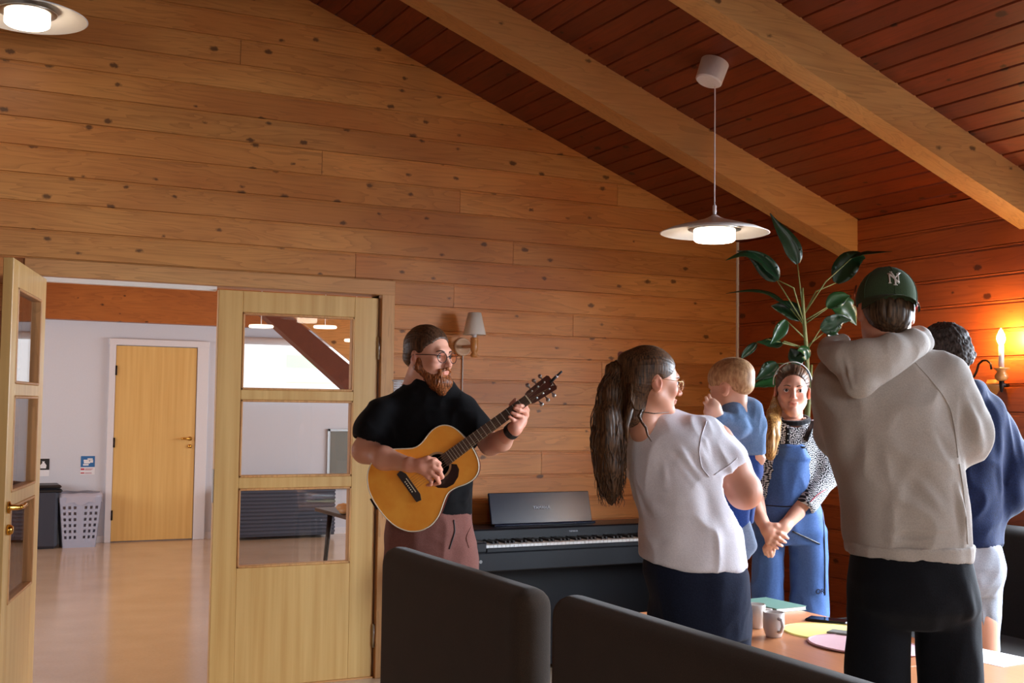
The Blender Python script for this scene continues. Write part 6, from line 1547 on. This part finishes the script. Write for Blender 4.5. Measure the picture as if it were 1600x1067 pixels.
# hooded sweatshirt
greyh = fabric('oatmeal_sweatshirt', srgb(192, 184, 178), srgb(166, 158, 153), scale=300)
S = SDF(.006)
S.loft([sec(866, 1332, 1508, .120, .01), sec(840, 1320, 1510, .125, .01), sec(790, 1320, 1506, .130, .01), sec(730, 1308, 1498, .132, .015), sec(670, 1294, 1490, .132, .02), sec(620, 1286, 1486, .125, .02), sec(580, 1290, 1482, .112, .03), sec(556, 1300, 1468, .09, .035), sec(540, 1335, 1440, .07, .035)], k=.03, p=2.5)
S.cone(L(1470, 592, .025), L(1503, 676, .015), .064, .062, k=.05).cone(L(1504, 680, .015), L(1440, 668, .22), .062, .045, k=.03)
S.cone(L(1316, 602, .04), L(1314, 676, .15), .060, .052, k=.04).cone(L(1314, 676, .15), L(1366, 652, .24), .055, .04, k=.03)
S.loft([sec(890, 1335, 1508, .112, .01), sec(852, 1335, 1505, .112, .01)], k=.006, sub=True)
S.cone(L(1388, 545, .02), L(1385, 500, -.01), .055, .062, k=.012, sub=True)
swt = soft('sweatshirt', S, greyh, root, wr=dict(amp=.016, scale=(5, 5, 2.6), seed=71, folds=[(L(1455, 640, -.13), L(1490, 720, -.1), .014, -.010), (L(1418, 560, -.09), L(1486, 636, -.11), .005, .005), (L(1486, 636, -.11), L(1500, 720, -.08), .008, -.012), (L(1440, 700, -.14), L(1380, 830, -.14), .02, .009), (L(1400, 690, -.14), L(1350, 800, -.14), .022, .009), (L(1300, 700, -.13), L(1330, 800, -.13), .02, .010), (L(1340, 840, -.13), L(1500, 835, -.12), .008, -.007), (L(1500, 760, -.1), L(1505, 850, -.1), .012, .010), (L(1505, 620, -.05), L(1530, 700, -.05), .016, .008), (L(1420, 730, -.14), L(1480, 800, -.13), .016, .008)]))
for nm_, pts_ in (('raglan_seam', [(1424, 560), (1450, 588), (1474, 618), (1486, 640), (1492, 670), (1497, 715)]), ('side_seam', [(1499, 725), (1505, 760), (1509, 800), (1512, 850)])): seam(nm_, swt, pts_, .0018, greyh, root)
# waistband rib
S = SDF(.005).loft([sec(873, 1326, 1512, .124, .01), sec(846, 1322, 1515, .127, .01)], k=.01, p=2.5); S.loft([sec(890, 1335, 1508, .112, .01), sec(830, 1335, 1505, .112, .01)], k=.003, sub=True); S.half(L(1400, 868, 0), (-.05, 0, -1), .004)
soft('waistband', S, greyh, root, wr=dict(amp=.005, scale=(12, 12, 4), seed=75))
# hood lying on the back
S = SDF(.005)
for q in np.linspace(0, 1, 9):
    A1 = L(1300+q*134, 556-q*14+10*math.sin(q*3.14), -.05-.065*math.sin(q*3.14)); S.cone(A1, L(1338+q*8, 600-q*4, -.113), .024, .016, k=.03)
S.chain([L(1297, 551, -.03), L(1318, 556, -.085), L(1350, 552, -.115), L(1390, 542, -.105), L(1425, 534, -.06), L(1440, 536, -.01)], [.022, .026, .026, .026, .024, .022], k=.025)
S.chain([L(1297, 551, -.03), L(1296, 542, .0), L(1315, 534, .03)], [.022, .020, .02], k=.02)
S.chain([L(1440, 536, -.01), L(1436, 528, .03), L(1414, 524, .06)], [.022, .024, .022], k=.02)
soft('hood', S, greyh, root, wr=dict(amp=.006, scale=(9, 9, 9), seed=77, folds=[(L(1296, 552, -.07), L(1345, 548, -.12), .010, -.012), (L(1345, 545, -.13), L(1425, 532, -.08), .008, -.010), (L(1322, 560, -.12), L(1334, 610, -.14), .006, .006), (L(1340, 610, -.14), L(1425, 552, -.10), .006, .006)]))
blackp = fabric('black_trousers_cloth', srgb(24, 26, 34), srgb(14, 15, 20), scale=260, sheen=.05)
S = SDF(.008); S.loft([sec(975, 1352, 1508, .06, .01), sec(945, 1332, 1526, .11, .01), sec(900, 1328, 1518, .125, .01), sec(850, 1336, 1506, .12, .01)], k=.02)
for a_, b_, c_2 in ((1374, 1370, 1372), (1478, 1486, 1488)): S.chain([L(a_, 925, .01), L(b_, 1090, .0), (L(c_2, 1090)[0], .02, .06)], [.076, .074, .058], k=.014)
soft('trousers', S, blackp, root, wr=dict(amp=.009, scale=(8, 8, 5), seed=81, folds=[(L(1500, 900, -.12), L(1530, 1000, -.08), .02, .005)]))
for sx in (-.07, .12): soft('shoe', SDF(.006).rbox((sx, .03, .04), (.045, .13, .038), .03), MT['black'], root)
